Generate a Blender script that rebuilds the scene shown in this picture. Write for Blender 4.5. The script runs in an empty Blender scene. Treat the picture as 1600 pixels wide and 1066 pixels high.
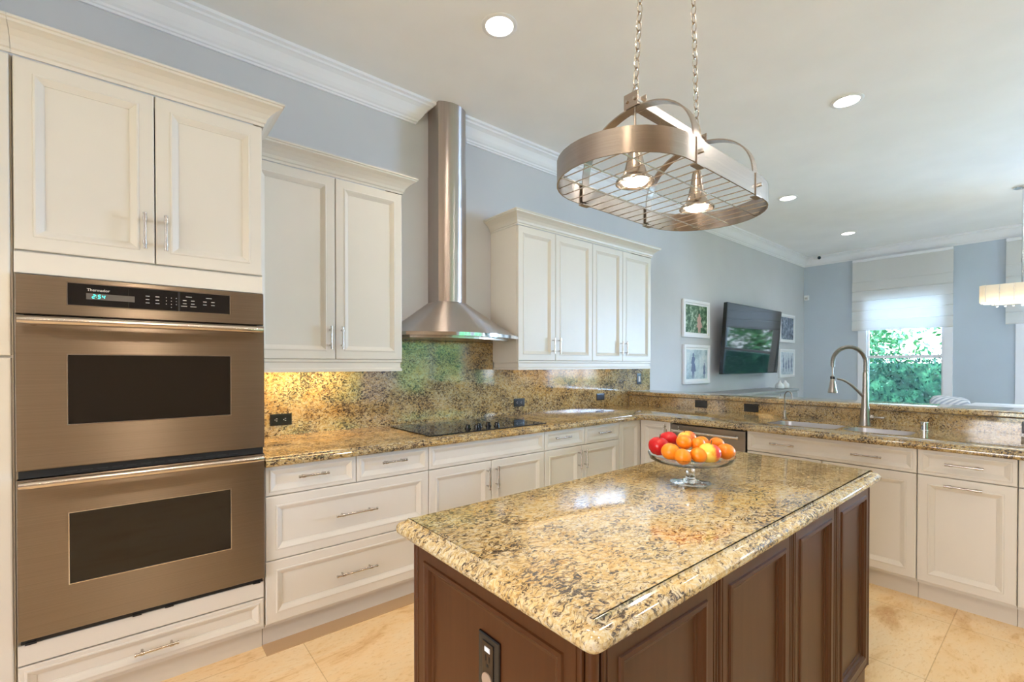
import bpy, bmesh, math, random
from mathutils import Vector, Matrix
random.seed(7)
PI = math.pi
S = bpy.context.scene
COL = S.collection

# ------------------------------------------------------------------ camera
cam = bpy.data.cameras.new('camera'); camo = bpy.data.objects.new('camera', cam); COL.objects.link(camo)
cam.sensor_width = 36; cam.lens = 719.76 * 36 / 1600; cam.shift_y = (575.8 - 533) / 1600; cam.clip_start = .02
camo.location = (0, -2.983, 1.290)
camo.rotation_euler = (math.radians(90 - .4835), 0, math.radians(50.3587 - 90))
S.camera = camo
# ------------------------------------------------------------------ view
S.view_settings.view_transform = 'Standard'; S.view_settings.look = 'None'
S.view_settings.exposure = 0.11; S.view_settings.gamma = 1; S.view_settings.use_curve_mapping = False
S.cycles.use_denoising = True
S.cycles.max_bounces = 10; S.cycles.diffuse_bounces = 5; S.cycles.glossy_bounces = 5
S.cycles.transmission_bounces = 8; S.cycles.transparent_max_bounces = 12
S.cycles.sample_clamp_indirect = 6
# ------------------------------------------------------------------ sky and sun
world = bpy.data.worlds.new('sky'); S.world = world; world.use_nodes = True
wn = world.node_tree; bg = wn.nodes['Background']
tc = wn.nodes.new('ShaderNodeTexCoord'); sp = wn.nodes.new('ShaderNodeSeparateXYZ'); rp = wn.nodes.new('ShaderNodeValToRGB')
wn.links.new(tc.outputs['Generated'], sp.inputs[0]); wn.links.new(sp.outputs[2], rp.inputs[0]); wn.links.new(rp.outputs[0], bg.inputs[0])
rp.color_ramp.elements[0].position = 0; rp.color_ramp.elements[0].color = (.80, .90, 1, 1)
rp.color_ramp.elements[1].position = .6; rp.color_ramp.elements[1].color = (.30, .52, 1, 1)
bg.inputs[1].default_value = 7.0
def lamp(name, kind, loc, energy, color, rot=(0, 0, 0), **kw):
    l = bpy.data.lights.new(name, kind); l.energy = energy; l.color = color
    for k, v in kw.items(): setattr(l, k, v)
    o = bpy.data.objects.new(name, l); COL.objects.link(o); o.location = loc; o.rotation_euler = rot
    return o
lamp('sun', 'SUN', (0, 0, 8), 14.0, (1, .95, .86), (math.radians(-12), math.radians(-32), 0), angle=.02)
# daylight coming in through the glass doors of the garden side and through the far windows
DAY = (.45, .67, 1)
lamp('daylight_garden', 'AREA', (5.2, -10.4, 4.1), 1300, (.76, .83, 1), (math.radians(58), 0, 0), shape='RECTANGLE', size=8, size_y=2.2)
lamp('daylight_far_window', 'AREA', (9.45, -1.37, 2.10), 12, DAY, (0, math.radians(90), 0), shape='RECTANGLE', size=.45, size_y=.9)
lamp('daylight_second_window', 'AREA', (9.45, -3.1, 2.10), 14, DAY, (0, math.radians(90), 0), shape='RECTANGLE', size=.45, size_y=.9)
lamp('fill_third_window', 'AREA', (9.9, -5.35, 2.15), 1150, DAY, (0, math.radians(84), 0), shape='RECTANGLE', size=1.25, size_y=2.4)  # unseen third window; lamp added outside to cool and brighten the far room

lamp('fill_left_added', 'AREA', (-3.75, -2.95, 1.4), 120, (1, .85, .72), (0, math.radians(-90), 0), shape='RECTANGLE', size=2.2, size_y=2.2)  # warm fill lamp for the lower cabinets, behind an added left window

# ------------------------------------------------------------------ materials
def mat(name, color=(.8, .8, .8), rough=.5, metal=0, **kw):
    m = bpy.data.materials.new(name); m.use_nodes = True
    b = m.node_tree.nodes['Principled BSDF']
    b.inputs['Base Color'].default_value = (*color, 1); b.inputs['Roughness'].default_value = rough; b.inputs['Metallic'].default_value = metal
    for k, v in kw.items():
        i = b.inputs[k.replace('_', ' ')]
        i.default_value = (*v, 1) if isinstance(v, tuple) and len(v) == 3 else v
    return m
def nd(m, typ, **kw):
    n = m.node_tree.nodes.new(typ)
    for k, v in kw.items():
        if k in n.inputs: n.inputs[k].default_value = v
        else: setattr(n, k, v)
    return n
def ln(m, a, b): m.node_tree.links.new(a, b)
def bsdf(m): return m.node_tree.nodes['Principled BSDF']
def ramp(m, stops, fac=None, mode='LINEAR'):
    r = nd(m, 'ShaderNodeValToRGB'); cr = r.color_ramp; cr.interpolation = mode
    while len(cr.elements) < len(stops): cr.elements.new(.5)
    for e, (p, c) in zip(cr.elements, stops): e.position = p; e.color = (*c, 1)
    if fac is not None: ln(m, fac, r.inputs[0])
    return r
def mix(m, f, a, b, typ='MIX'):
    x = m.node_tree.nodes.new('ShaderNodeMix'); x.data_type = 'RGBA'; x.blend_type = typ
    for s, v in ((0, f), (6, a), (7, b)):
        if isinstance(v, (int, float)): x.inputs[s].default_value = v
        elif isinstance(v, tuple): x.inputs[s].default_value = (*v, 1)
        else: ln(m, v, x.inputs[s])
    return x.outputs[2]

M = {}
def paint(name, c, rough):
    m = mat(name, c, rough)
    co = nd(m, 'ShaderNodeTexCoord'); n = nd(m, 'ShaderNodeTexNoise', Scale=2.2, Detail=4)
    ln(m, co.outputs['Object'], n.inputs[0])
    r = ramp(m, [(.3, tuple(x * .965 for x in c)), (.7, tuple(min(1, x * 1.02) for x in c))], n.outputs[0])
    ln(m, r.outputs[0], bsdf(m).inputs['Base Color'])
    n2 = nd(m, 'ShaderNodeTexNoise', Scale=260, Detail=2); ln(m, co.outputs['Object'], n2.inputs[0])
    bu = nd(m, 'ShaderNodeBump', Strength=.04, Distance=.002); ln(m, n2.outputs[0], bu.inputs['Height']); ln(m, bu.outputs[0], bsdf(m).inputs['Normal'])
    return m
M['cabinet'] = paint('cream_cabinet_paint', (.70, .66, .585), .42)
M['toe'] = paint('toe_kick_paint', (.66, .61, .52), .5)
M['wall'] = paint('grey_blue_wall_paint', (.615, .618, .645), .7)
M['ceiling'] = paint('ceiling_paint', (.93, .93, .93), .8)
M['trim'] = paint('white_trim_paint', (.88, .88, .92), .4)
M['white'] = mat('white_plastic', (.85, .85, .85), .4)
M['dark'] = mat('black_plastic', (.012, .012, .013), .25)
M['gap'] = mat('dark_void', (.01, .009, .008), .6)
M['blackglass'] = mat('black_glass', (.008, .008, .009), .03)
M['ovenglass'] = mat('oven_door_glass', (.010, .008, .006), .04)
M['rubber'] = mat('rubber', (.02, .02, .02), .6)

def steel(name, c=(.31, .265, .225), rough=.34, aniso=.97, tang=(0, 0, 1), fine=(2, 2, 700)):
    m = mat(name, c, rough, 1)
    b = bsdf(m)
    if aniso:
        b.inputs['Anisotropic'].default_value = aniso
        cx = nd(m, 'ShaderNodeCombineXYZ'); cx.inputs[0].default_value, cx.inputs[1].default_value, cx.inputs[2].default_value = tang
        ln(m, cx.outputs[0], b.inputs['Tangent'])
    co = nd(m, 'ShaderNodeTexCoord'); mp = nd(m, 'ShaderNodeMapping'); mp.inputs['Scale'].default_value = fine
    n = nd(m, 'ShaderNodeTexNoise', Scale=1, Detail=3)
    ln(m, co.outputs['Object'], mp.inputs[0]); ln(m, mp.outputs[0], n.inputs[0])
    r = ramp(m, [(.3, tuple(x * .92 for x in c)), (.7, tuple(min(1, x * 1.06) for x in c))], n.outputs[0])
    ln(m, r.outputs[0], b.inputs['Base Color'])
    return m
M['steel'] = steel('brushed_stainless_steel')
M['steel_y'] = steel('brushed_stainless_dishwasher')
M['steel_v'] = steel('brushed_stainless_hood', (.54, .49, .46), .34, .95, (0, 0, 1), (500, 500, 2))
M['nickel'] = steel('brushed_nickel', (.58, .54, .50), .27, 0, fine=(80, 80, 80))
M['strap'] = steel('brushed_nickel_strap', (.47, .41, .36), .25, 0, (0, 0, 1), (3, 3, 400))
M['sink'] = mat('satin_sink_steel', (.50, .49, .50), .34, .8)
M['satin'] = mat('satin_faucet_nickel', (.40, .37, .34), .33, 1)
M['chrome'] = mat('chrome', (.75, .75, .76), .08, 1)
M['chain'] = mat('nickel_chain', (.62, .58, .53), .25, 1)

# granite
def granite(name, light=1.0):
    m = mat(name, (.5, .4, .2), .07); b = bsdf(m); b.inputs['Coat Weight'].default_value = .0
    b.inputs['IOR'].default_value = 1.75
    co = nd(m, 'ShaderNodeTexCoord')
    wv = nd(m, 'ShaderNodeTexNoise', Scale=14, Detail=3)
    ln(m, co.outputs['Object'], wv.inputs[0])
    sub = nd(m, 'ShaderNodeVectorMath', operation='SCALE'); sub.inputs['Scale'].default_value = .045
    ln(m, wv.outputs['Color'], sub.inputs[0])
    add = nd(m, 'ShaderNodeVectorMath', operation='ADD'); ln(m, co.outputs['Object'], add.inputs[0]); ln(m, sub.outputs[0], add.inputs[1])
    mp = nd(m, 'ShaderNodeMapping'); mp.inputs['Rotation'].default_value = (.25, .3, .55); mp.inputs['Scale'].default_value = (1, 1.7, 1.5)
    ln(m, add.outputs[0], mp.inputs[0])
    base = nd(m, 'ShaderNodeTexNoise', Scale=46, Detail=6, Roughness=.72, Distortion=.8); ln(m, mp.outputs[0], base.inputs[0])
    bw = nd(m, 'ShaderNodeMapRange'); bw.inputs[1].default_value = .33; bw.inputs[2].default_value = .67; ln(m, base.outputs[0], bw.inputs[0])
    cells = ramp(m, [(0, (.40, .27, .12)), (.14, (.56, .39, .16)), (.38, (.64, .49, .24)), (.6, (.70, .60, .38)), (.84, (.74, .68, .54)), (1, (.52, .46, .38))], bw.outputs[0])
    # warm and grey clouds
    cl = nd(m, 'ShaderNodeTexNoise', Scale=3.2, Detail=4, Roughness=.6); ln(m, co.outputs['Object'], cl.inputs[0])
    clr = ramp(m, [(.36, (.96, .76, .42)), (.50, (1, .95, .84)), (.64, (.86, .85, .84))], cl.outputs[0])
    c1 = mix(m, .75, cells.outputs[0], clr.outputs[0], 'MULTIPLY')
    # dark flecks
    f1 = nd(m, 'ShaderNodeTexNoise', Scale=60, Detail=7, Roughness=.72, Distortion=1.1); ln(m, mp.outputs[0], f1.inputs[0])
    f2 = nd(m, 'ShaderNodeTexNoise', Scale=7, Detail=3); ln(m, co.outputs['Object'], f2.inputs[0])
    ad = nd(m, 'ShaderNodeMath', operation='MULTIPLY_ADD'); ad.inputs[1].default_value = .30; ln(m, f2.outputs[0], ad.inputs[0]); ln(m, f1.outputs[0], ad.inputs[2])
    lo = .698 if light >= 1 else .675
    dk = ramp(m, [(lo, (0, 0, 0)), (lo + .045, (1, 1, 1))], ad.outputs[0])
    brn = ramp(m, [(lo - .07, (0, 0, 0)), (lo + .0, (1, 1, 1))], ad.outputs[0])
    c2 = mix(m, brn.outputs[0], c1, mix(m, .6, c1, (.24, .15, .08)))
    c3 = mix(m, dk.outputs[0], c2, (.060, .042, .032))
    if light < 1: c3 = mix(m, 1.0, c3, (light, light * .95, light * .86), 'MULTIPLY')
    ln(m, c3, b.inputs['Base Color'])
    return m
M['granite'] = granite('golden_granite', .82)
M['granite_island'] = granite('golden_granite_island_sheen', 1.01)  # same granite, the island's brighter reflection put into its colour

# travertine floor, joints on the grid the cabinets follow
def travertine():
    m = mat('travertine_tiles', (.8, .6, .35), .16); b = bsdf(m)
    co = nd(m, 'ShaderNodeTexCoord')
    mp = nd(m, 'ShaderNodeMapping'); mp.inputs['Location'].default_value = (-.61, .73, 0)
    ln(m, co.outputs['Object'], mp.inputs[0])
    br = nd(m, 'ShaderNodeTexBrick', offset=0.0, offset_frequency=1); br.inputs['Scale'].default_value = 1; br.inputs['Brick Width'].default_value = .63; br.inputs['Row Height'].default_value = .63
    br.inputs['Mortar Size'].default_value = .0022; br.inputs['Mortar Smooth'].default_value = .3
    br.inputs['Color1'].default_value = (.86, .65, .38, 1); br.inputs['Color2'].default_value = (.90, .71, .45, 1); br.inputs['Mortar'].default_value = (.66, .47, .27, 1)
    ln(m, mp.outputs[0], br.inputs[0])
    m2 = nd(m, 'ShaderNodeMapping'); m2.inputs['Scale'].default_value = (1, 2.4, 1); m2.inputs['Rotation'].default_value = (0, 0, .5); ln(m, co.outputs['Object'], m2.inputs[0])
    n = nd(m, 'ShaderNodeTexNoise', Scale=2.6, Detail=9, Roughness=.66, Distortion=.6); ln(m, m2.outputs[0], n.inputs[0])
    r = ramp(m, [(.32, (.72, .50, .30)), (.46, (1, .92, .80)), (.60, (1, 1, 1)), (.74, (.93, .80, .62))], n.outputs[0])
    n3 = nd(m, 'ShaderNodeTexNoise', Scale=30, Detail=5, Roughness=.7); ln(m, m2.outputs[0], n3.inputs[0])
    r3 = ramp(m, [(.34, (.72, .55, .38)), (.46, (1, 1, 1))], n3.outputs[0])
    c = mix(m, .8, br.outputs[0], r.outputs[0], 'MULTIPLY'); c = mix(m, .5, c, r3.outputs[0], 'MULTIPLY')
    ln(m, c, b.inputs['Base Color'])
    return m
M['floor'] = travertine()
M['border'] = mat('travertine_border', (.50, .33, .18), .25)

def wood():
    m = mat('dark_stained_wood', (.12, .055, .025), .36); b = bsdf(m)
    b.inputs['Coat Weight'].default_value = .0; b.inputs['Coat Roughness'].default_value = .15
    b.inputs['Specular IOR Level'].default_value = .32
    co = nd(m, 'ShaderNodeTexCoord'); mp = nd(m, 'ShaderNodeMapping'); mp.inputs['Scale'].default_value = (28, 28, 1.6)
    n = nd(m, 'ShaderNodeTexNoise', Scale=1.6, Detail=6, Roughness=.6); ln(m, co.outputs['Object'], mp.inputs[0]); ln(m, mp.outputs[0], n.inputs[0])
    r = ramp(m, [(.3, (.066, .020, .005)), (.7, (.086, .029, .008))], n.outputs[0]); ln(m, r.outputs[0], b.inputs['Base Color'])
    return m
M['wood'] = wood()

def emis(name, c, s):
    m = mat(name, c, .5); b = bsdf(m); b.inputs['Emission Color'].default_value = (*c, 1); b.inputs['Emission Strength'].default_value = s
    return m
M['bulb'] = emis('lamp_bulb', (1, .93, .80), 14)
M['can_glow'] = emis('downlight_lens', (1, .97, .92), 9)
M['led'] = emis('clock_digits', (.05, .75, .65), 1.6)
M['print'] = mat('panel_print', (.55, .52, .48), .5)
def glass(name, c=(1, 1, 1), rough=0.0):
    m = mat(name, c, rough); b = bsdf(m); b.inputs['Transmission Weight'].default_value = 1; b.inputs['IOR'].default_value = 1.45
    return m
M['glass'] = glass('clear_glass')
def pane():
    m = bpy.data.materials.new('window_pane'); m.use_nodes = True; t = m.node_tree; t.nodes.clear()
    o = t.nodes.new('ShaderNodeOutputMaterial'); x = t.nodes.new('ShaderNodeMixShader'); a = t.nodes.new('ShaderNodeBsdfTransparent'); g = t.nodes.new('ShaderNodeBsdfGlossy')
    g.inputs['Roughness'].default_value = 0; a.inputs[0].default_value = (.96, .97, .98, 1); f = t.nodes.new('ShaderNodeFresnel'); f.inputs[0].default_value = 1.3
    t.links.new(f.outputs[0], x.inputs[0]); t.links.new(a.outputs[0], x.inputs[1]); t.links.new(g.outputs[0], x.inputs[2]); t.links.new(x.outputs[0], o.inputs[0])
    return m
M['pane'] = pane()
def cloth(name, c, trans=.5):
    m = bpy.data.materials.new(name); m.use_nodes = True; t = m.node_tree; t.nodes.clear()
    o = t.nodes.new('ShaderNodeOutputMaterial'); x = t.nodes.new('ShaderNodeMixShader'); a = t.nodes.new('ShaderNodeBsdfDiffuse'); g = t.nodes.new('ShaderNodeBsdfTranslucent')
    w = t.nodes.new('ShaderNodeTexWave'); w.inputs['Scale'].default_value = 120; w.bands_direction = 'Z'; r = t.nodes.new('ShaderNodeValToRGB')
    tcn = t.nodes.new('ShaderNodeTexCoord'); t.links.new(tcn.outputs['Object'], w.inputs[0]); t.links.new(w.outputs[1], r.inputs[0])
    r.color_ramp.elements[0].color = (*[v * .94 for v in c], 1); r.color_ramp.elements[1].color = (*c, 1)
    t.links.new(r.outputs[0], a.inputs[0]); t.links.new(r.outputs[0], g.inputs[0])
    x.inputs[0].default_value = trans; t.links.new(a.outputs[0], x.inputs[1]); t.links.new(g.outputs[0], x.inputs[2]); t.links.new(x.outputs[0], o.inputs[0])
    return m
M['blind'] = cloth('white_linen_blind', (.95, .94, .92), .38)
M['shade'] = cloth('cream_linen_shade', (.93, .88, .79), .5)
def foliage(name, a, bb, c):
    m = mat(name, a, .5); b = bsdf(m)
    co = nd(m, 'ShaderNodeTexCoord'); n = nd(m, 'ShaderNodeTexNoise', Scale=3.2, Detail=6, Roughness=.75); ln(m, co.outputs['Object'], n.inputs[0])
    r = ramp(m, [(.35, a), (.5, bb), (.66, c)], n.outputs[0]); ln(m, r.outputs[0], b.inputs['Base Color'])
    b.inputs['Transmission Weight'].default_value = .0
    return m
M['hedge'] = foliage('dark_hedge_leaves', (.002, .020, .014), (.007, .065, .036), (.05, .22, .11))
M['tree'] = foliage('light_tree_leaves', (.03, .16, .06), (.10, .34, .12), (.34, .56, .30))
M['garden_hedge'] = foliage('garden_hedge_leaves', (.05, .26, .09), (.14, .50, .18), (.45, .72, .36))
M['grass'] = foliage('lawn', (.06, .15, .04), (.10, .24, .06), (.16, .32, .09))
M['bark'] = mat('bark', (.12, .08, .05), .8)
M['tv'] = mat('tv_screen', (.006, .007, .009), .05)
M['fabric'] = paint('white_upholstery', (.80, .82, .86), .9)
M['counterwood'] = mat('grey_console_wood', (.35, .36, .37), .5)
M['ceramic'] = mat('white_ceramic', (.85, .85, .86), .2)
def stripes():
    m = mat('striped_fabric', (.8, .8, .85), .9); co = nd(m, 'ShaderNodeTexCoord'); w = nd(m, 'ShaderNodeTexWave', Scale=11, Distortion=.5); w.bands_direction = 'DIAGONAL'
    ln(m, co.outputs['Object'], w.inputs[0]); r = ramp(m, [(.3, (.50, .54, .64)), (.6, (.86, .87, .92))], w.outputs[1]); ln(m, r.outputs[0], bsdf(m).inputs['Base Color']); return m
M['stripe'] = stripes()
def photo(name, cols, scale=7):
    m = mat(name, cols[0], .3); co = nd(m, 'ShaderNodeTexCoord'); n = nd(m, 'ShaderNodeTexNoise', Scale=scale, Detail=6, Roughness=.75); ln(m, co.outputs['Object'], n.inputs[0])
    r = ramp(m, [(.36, cols[0]), (.5, cols[1]), (.62, cols[2])], n.outputs[0]); ln(m, r.outputs[0], bsdf(m).inputs['Base Color']); return m
M['photo_green'] = photo('garden_print', [(.01, .05, .03), (.06, .15, .06), (.5, .6, .45)], 14)
M['photo_lawn'] = photo('beach_print', [(.25, .36, .42), (.55, .65, .72), (.75, .80, .82)], 4)
M['photo_grey'] = photo('grey_print', [(.03, .04, .07), (.12, .16, .24), (.45, .5, .6)], 12)
M['photo_pale'] = photo('pale_print', [(.35, .42, .5), (.6, .66, .75), (.75, .78, .85)], 6)
M['mount'] = mat('white_mount', (.9, .9, .92), .5)
M['skinprint'] = mat('pale_figure_print', (.60, .36, .30), .5)
M['bluedress'] = mat('blue_figure_print', (.16, .20, .34), .5)
def apple(name, a, b_, c, th, side=None):
    m = mat(name, a, .22); co = nd(m, 'ShaderNodeTexCoord'); n = nd(m, 'ShaderNodeTexNoise', Scale=16, Detail=4, Roughness=.6); ln(m, co.outputs['Object'], n.inputs[0])
    r = ramp(m, [(th - .1, a), (th, b_), (th + .12, c)], n.outputs[0])
    if side:   # blushed side
        dt = nd(m, 'ShaderNodeVectorMath', operation='DOT_PRODUCT'); dt.inputs[1].default_value = (*side, 0); ln(m, co.outputs['Object'], dt.inputs[0])
        ma = nd(m, 'ShaderNodeMath', operation='MULTIPLY_ADD'); ma.inputs[1].default_value = -9.0; ln(m, dt.outputs['Value'], ma.inputs[0]); ln(m, n.outputs[0], ma.inputs[2]); ln(m, ma.outputs[0], r.inputs[0])
    ln(m, r.outputs[0], bsdf(m).inputs['Base Color']); return m
M['apple_red'] = apple('red_apple_skin', (.55, .008, .012), (.68, .02, .02), (.75, .08, .03), .6)
M['apple_mix'] = apple('red_yellow_apple_skin', (.70, .05, .02), (.85, .30, .04), (.88, .60, .08), .46)
M['apple_yel'] = apple('yellow_blush_apple_skin', (.72, .06, .04), (.86, .38, .05), (.88, .62, .10), .42, (.77, -.64))
def orange():
    m = mat('orange_peel', (.90, .25, .008), .35); co = nd(m, 'ShaderNodeTexCoord'); n = nd(m, 'ShaderNodeTexNoise', Scale=260, Detail=2); ln(m, co.outputs['Object'], n.inputs[0])
    bu = nd(m, 'ShaderNodeBump', Strength=.25, Distance=.002); ln(m, n.outputs[0], bu.inputs['Height']); ln(m, bu.outputs[0], bsdf(m).inputs['Normal']); return m
M['orange'] = orange()
M['stem'] = mat('fruit_stem', (.10, .06, .02), .7)

# ------------------------------------------------------------------ mesh helpers
def obj(name, bm, m, parent=None, smooth=False, angle=35):
    """one mesh object; vertices are given in world space, the root sits at its own location"""
    off = Vector((0, 0, 0)); p = parent
    while p is not None: off += p.location; p = p.parent
    for v in bm.verts: v.co -= off
    bmesh.ops.recalc_face_normals(bm, faces=bm.faces)
    me = bpy.data.meshes.new(name); bm.to_mesh(me); bm.free()
    me.materials.append(m if not isinstance(m, str) else M[m])
    if smooth:
        for f in me.polygons: f.use_smooth = True
        me.set_sharp_from_angle(angle=math.radians(angle))
    o = bpy.data.objects.new(name, me); COL.objects.link(o)
    if parent: o.parent = parent
    return o
def tag(o, label, cat, group=None, kind=None):
    o['label'] = label; o['category'] = cat
    if group: o['group'] = group
    if kind: o['kind'] = kind
    return o
def thing(name, label, cat, loc, group=None):
    o = bpy.data.objects.new(name, None); COL.objects.link(o); o.location = loc; o.empty_display_size = .05
    return tag(o, label, cat, group)
def struct(name, bm, m, smooth=False):
    o = obj(name, bm, m, None, smooth); o['kind'] = 'structure'; return o
def box(bm, x0, x1, y0, y1, z0, z1, bev=0):
    vs = [bm.verts.new((x, y, z)) for x in (x0, x1) for y in (y0, y1) for z in (z0, z1)]
    fs = [bm.faces.new([vs[i] for i in q]) for q in ((0, 1, 3, 2), (4, 6, 7, 5), (0, 4, 5, 1), (2, 3, 7, 6), (0, 2, 6, 4), (1, 5, 7, 3))]
    if bev:
        bmesh.ops.recalc_face_normals(bm, faces=fs)
        es = {e for f in fs for e in f.edges}
        bmesh.ops.bevel(bm, geom=list(es), offset=bev, segments=2, affect='EDGES', profile=.5)
    return bm
def nb(): return bmesh.new()
def B(*a, **k): return box(nb(), *a, **k)
def cyl(bm, p0, p1, r0, r1=None, n=20, caps=True):
    p0 = Vector(p0); p1 = Vector(p1); r1 = r0 if r1 is None else r1
    d = (p1 - p0).normalized(); a = d.orthogonal().normalized(); b = d.cross(a)
    R = []
    for p, r in ((p0, r0), (p1, r1)):
        R.append([bm.verts.new(p + a * r * math.cos(2 * PI * i / n) + b * r * math.sin(2 * PI * i / n)) for i in range(n)])
    for i in range(n): bm.faces.new((R[0][i], R[0][(i + 1) % n], R[1][(i + 1) % n], R[1][i]))
    if caps: bm.faces.new(R[0]); bm.faces.new(R[1])
    return bm
def lathe(bm, prof, c, n=32, axis='z', cap=True):
    """prof: (radius, height) pairs around a vertical axis through c"""
    c = Vector(c); rings = []
    for r, h in prof:
        if r < 1e-6: rings.append([bm.verts.new(c + Vector((0, 0, h)))])
        else: rings.append([bm.verts.new(c + Vector((r * math.cos(2 * PI * i / n), r * math.sin(2 * PI * i / n), h))) for i in range(n)])
    for A, C in zip(rings, rings[1:]):
        for i in range(n):
            j = (i + 1) % n
            if len(A) == 1 and len(C) == 1: continue
            if len(A) == 1: bm.faces.new((A[0], C[i], C[j]))
            elif len(C) == 1: bm.faces.new((A[i], A[j], C[0]))
            else: bm.faces.new((A[i], A[j], C[j], C[i]))
    if cap:
        for R in (rings[0], rings[-1]):
            if len(R) > 1: bm.faces.new(R)
    return bm
def tube(bm, pts, r, n=10, closed=False, radii=None, flat=None):
    pts = [Vector(p) for p in pts]; N = len(pts); rings = []; prev = None
    for i, p in enumerate(pts):
        if closed: t = (pts[(i + 1) % N] - pts[i - 1]).normalized()
        else: t = (pts[min(i + 1, N - 1)] - pts[max(i - 1, 0)]).normalized()
        if prev is None: a = t.orthogonal().normalized()
        else: a = (prev - t * prev.dot(t)).normalized()
        prev = a; b = t.cross(a); rr = radii[i] if radii else r
        rings.append([bm.verts.new(p + (a * math.cos(2 * PI * k / n) + b * math.sin(2 * PI * k / n)) * rr) for k in range(n)])
    for i in range(N if closed else N - 1):
        A, C = rings[i], rings[(i + 1) % N]
        if closed and i == N - 1:
            # best match of the last ring to the first
            s = min(range(n), key=lambda q: (A[0].co - C[q].co).length)
        else: s = 0
        for k in range(n): bm.faces.new((A[k], A[(k + 1) % n], C[(k + 1 + s) % n], C[(k + s) % n]))
    if not closed: bm.faces.new(rings[0]); bm.faces.new(rings[-1])
    return bm
# 2-D path offsetting (to the right of travel), per edge weights
def offset(path, d, closed=False, w=None):
    n = len(path); out = []
    ne = n if closed else n - 1
    w = w or [1] * ne
    E = []
    for i in range(ne):
        a = Vector(path[i]); b = Vector(path[(i + 1) % n]); t = (b - a).normalized(); nn = Vector((t.y, -t.x))
        E.append((a + nn * d * w[i], t, nn))
    for i in range(n):
        if not closed and i == 0: out.append(E[0][0].copy()); continue
        if not closed and i == n - 1:
            a = Vector(path[-1]); out.append(a + E[-1][2] * d * w[-1]); continue
        p, t, _ = E[i - 1]; q, s, _n = E[i % ne]
        den = t.x * s.y - t.y * s.x
        if abs(den) < 1e-6: out.append(q.copy()); continue
        k = ((q.x - p.x) * s.y - (q.y - p.y) * s.x) / den
        out.append(p + t * k)
    return out
def sweep(bm, path, prof, closed=False, cap=True, w=None):
    """prof: (outward distance, z) pairs"""
    rings = [[bm.verts.new((p.x, p.y, z)) for p in offset(path, d, closed, w)] for d, z in prof]
    n = len(path)
    for A, C in zip(rings, rings[1:]):
        for i in range(n if closed else n - 1): bm.faces.new((A[i], A[(i + 1) % n], C[(i + 1) % n], C[i]))
    if not closed and cap:
        bm.faces.new([r[0] for r in rings]); bm.faces.new([r[-1] for r in rings])
    return rings
def fillet(path, idx, r, n=6):
    out = []
    for i, p in enumerate(path):
        if i not in idx: out.append(tuple(p)); continue
        rr = idx[i] if isinstance(idx, dict) else r
        p = Vector(p); a = Vector(path[i - 1]); b = Vector(path[(i + 1) % len(path)])
        t1 = (a - p).normalized(); t2 = (b - p).normalized()
        for k in range(n + 1):
            s = k / n; q = (p + t1 * rr) * (1 - s) ** 2 + p * 2 * s * (1 - s) + (p + t2 * rr) * s * s
            out.append(tuple(q))
    return out
EDGE = [(-.034, 0), (-.0310, -.0008), (-.0300, -.0058), (-.0265, -.0085), (-.016, -.0092), (-.007, -.0130), (-.001, -.0200), (0, -.027), (-.002, -.034), (-.008, -.040)]
def slab(bm, outline, z, holes=(), w=None, edge=EDGE):
    """outline runs clockwise seen from above (outside on the right... left of travel is solid)"""
    rings = sweep(bm, outline, [(d, z + h) for d, h in edge], True, w=w)
    n = len(outline)
    zb = z + edge[-1][1]
    top = [bm.edges.get((rings[0][i], rings[0][(i + 1) % n])) for i in range(n)]
    bot = [bm.edges.get((rings[-1][i], rings[-1][(i + 1) % n])) for i in range(n)]
    for h in holes:
        a = [bm.verts.new((x, y, z)) for x, y in h]; b = [bm.verts.new((x, y, zb)) for x, y in h]; k = len(h)
        for i in range(k):
            bm.faces.new((a[i], a[(i + 1) % k], b[(i + 1) % k], b[i]))
            top.append(bm.edges.get((a[i], a[(i + 1) % k]))); bot.append(bm.edges.get((b[i], b[(i + 1) % k])))
    bmesh.ops.triangle_fill(bm, edges=top, use_beauty=True); bmesh.ops.triangle_fill(bm, edges=bot, use_beauty=True)
    return bm

# frames: (u, v, n) -> world
YF = -.697; XC = 3.294; YU = -.342
def F_back(y): return lambda u, v, n: Vector((u, y - n, v))       # faces -Y
def F_side(x): return lambda u, v, n: Vector((x - n, u, v))       # faces -X
def prof_for(w, h):
    s = .062 if min(w, h) > .22 else .036
    if min(w, h) > .22 and max(w, h) > .6 and min(w, h) > .36: s = .066
    return [(0, -.018), (0, -.004), (.0015, -.001), (.005, 0), (s - .020, 0), (s - .018, .0025), (s - .013, .0030), (s - .009, .0005), (s - .006, -.001), (s + .006, -.009), (s + .008, -.0095), (s + .009, -.012)]
def front(F, u0, u1, v0, v1, prof=None):
    bm = nb(); pr = prof or prof_for(abs(u1 - u0), v1 - v0)
    if u0 > u1: u0, u1 = u1, u0
    R = [[bm.verts.new(F(u, v, n)) for u, v in ((u0 + i, v0 + i), (u1 - i, v0 + i), (u1 - i, v1 - i), (u0 + i, v1 - i))] for i, n in pr]
    for A, C in zip(R, R[1:]):
        for k in range(4): bm.faces.new((A[k], A[(k + 1) % 4], C[(k + 1) % 4], C[k]))
    bm.faces.new(R[0]); bm.faces.new(R[-1])
    return bm
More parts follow.
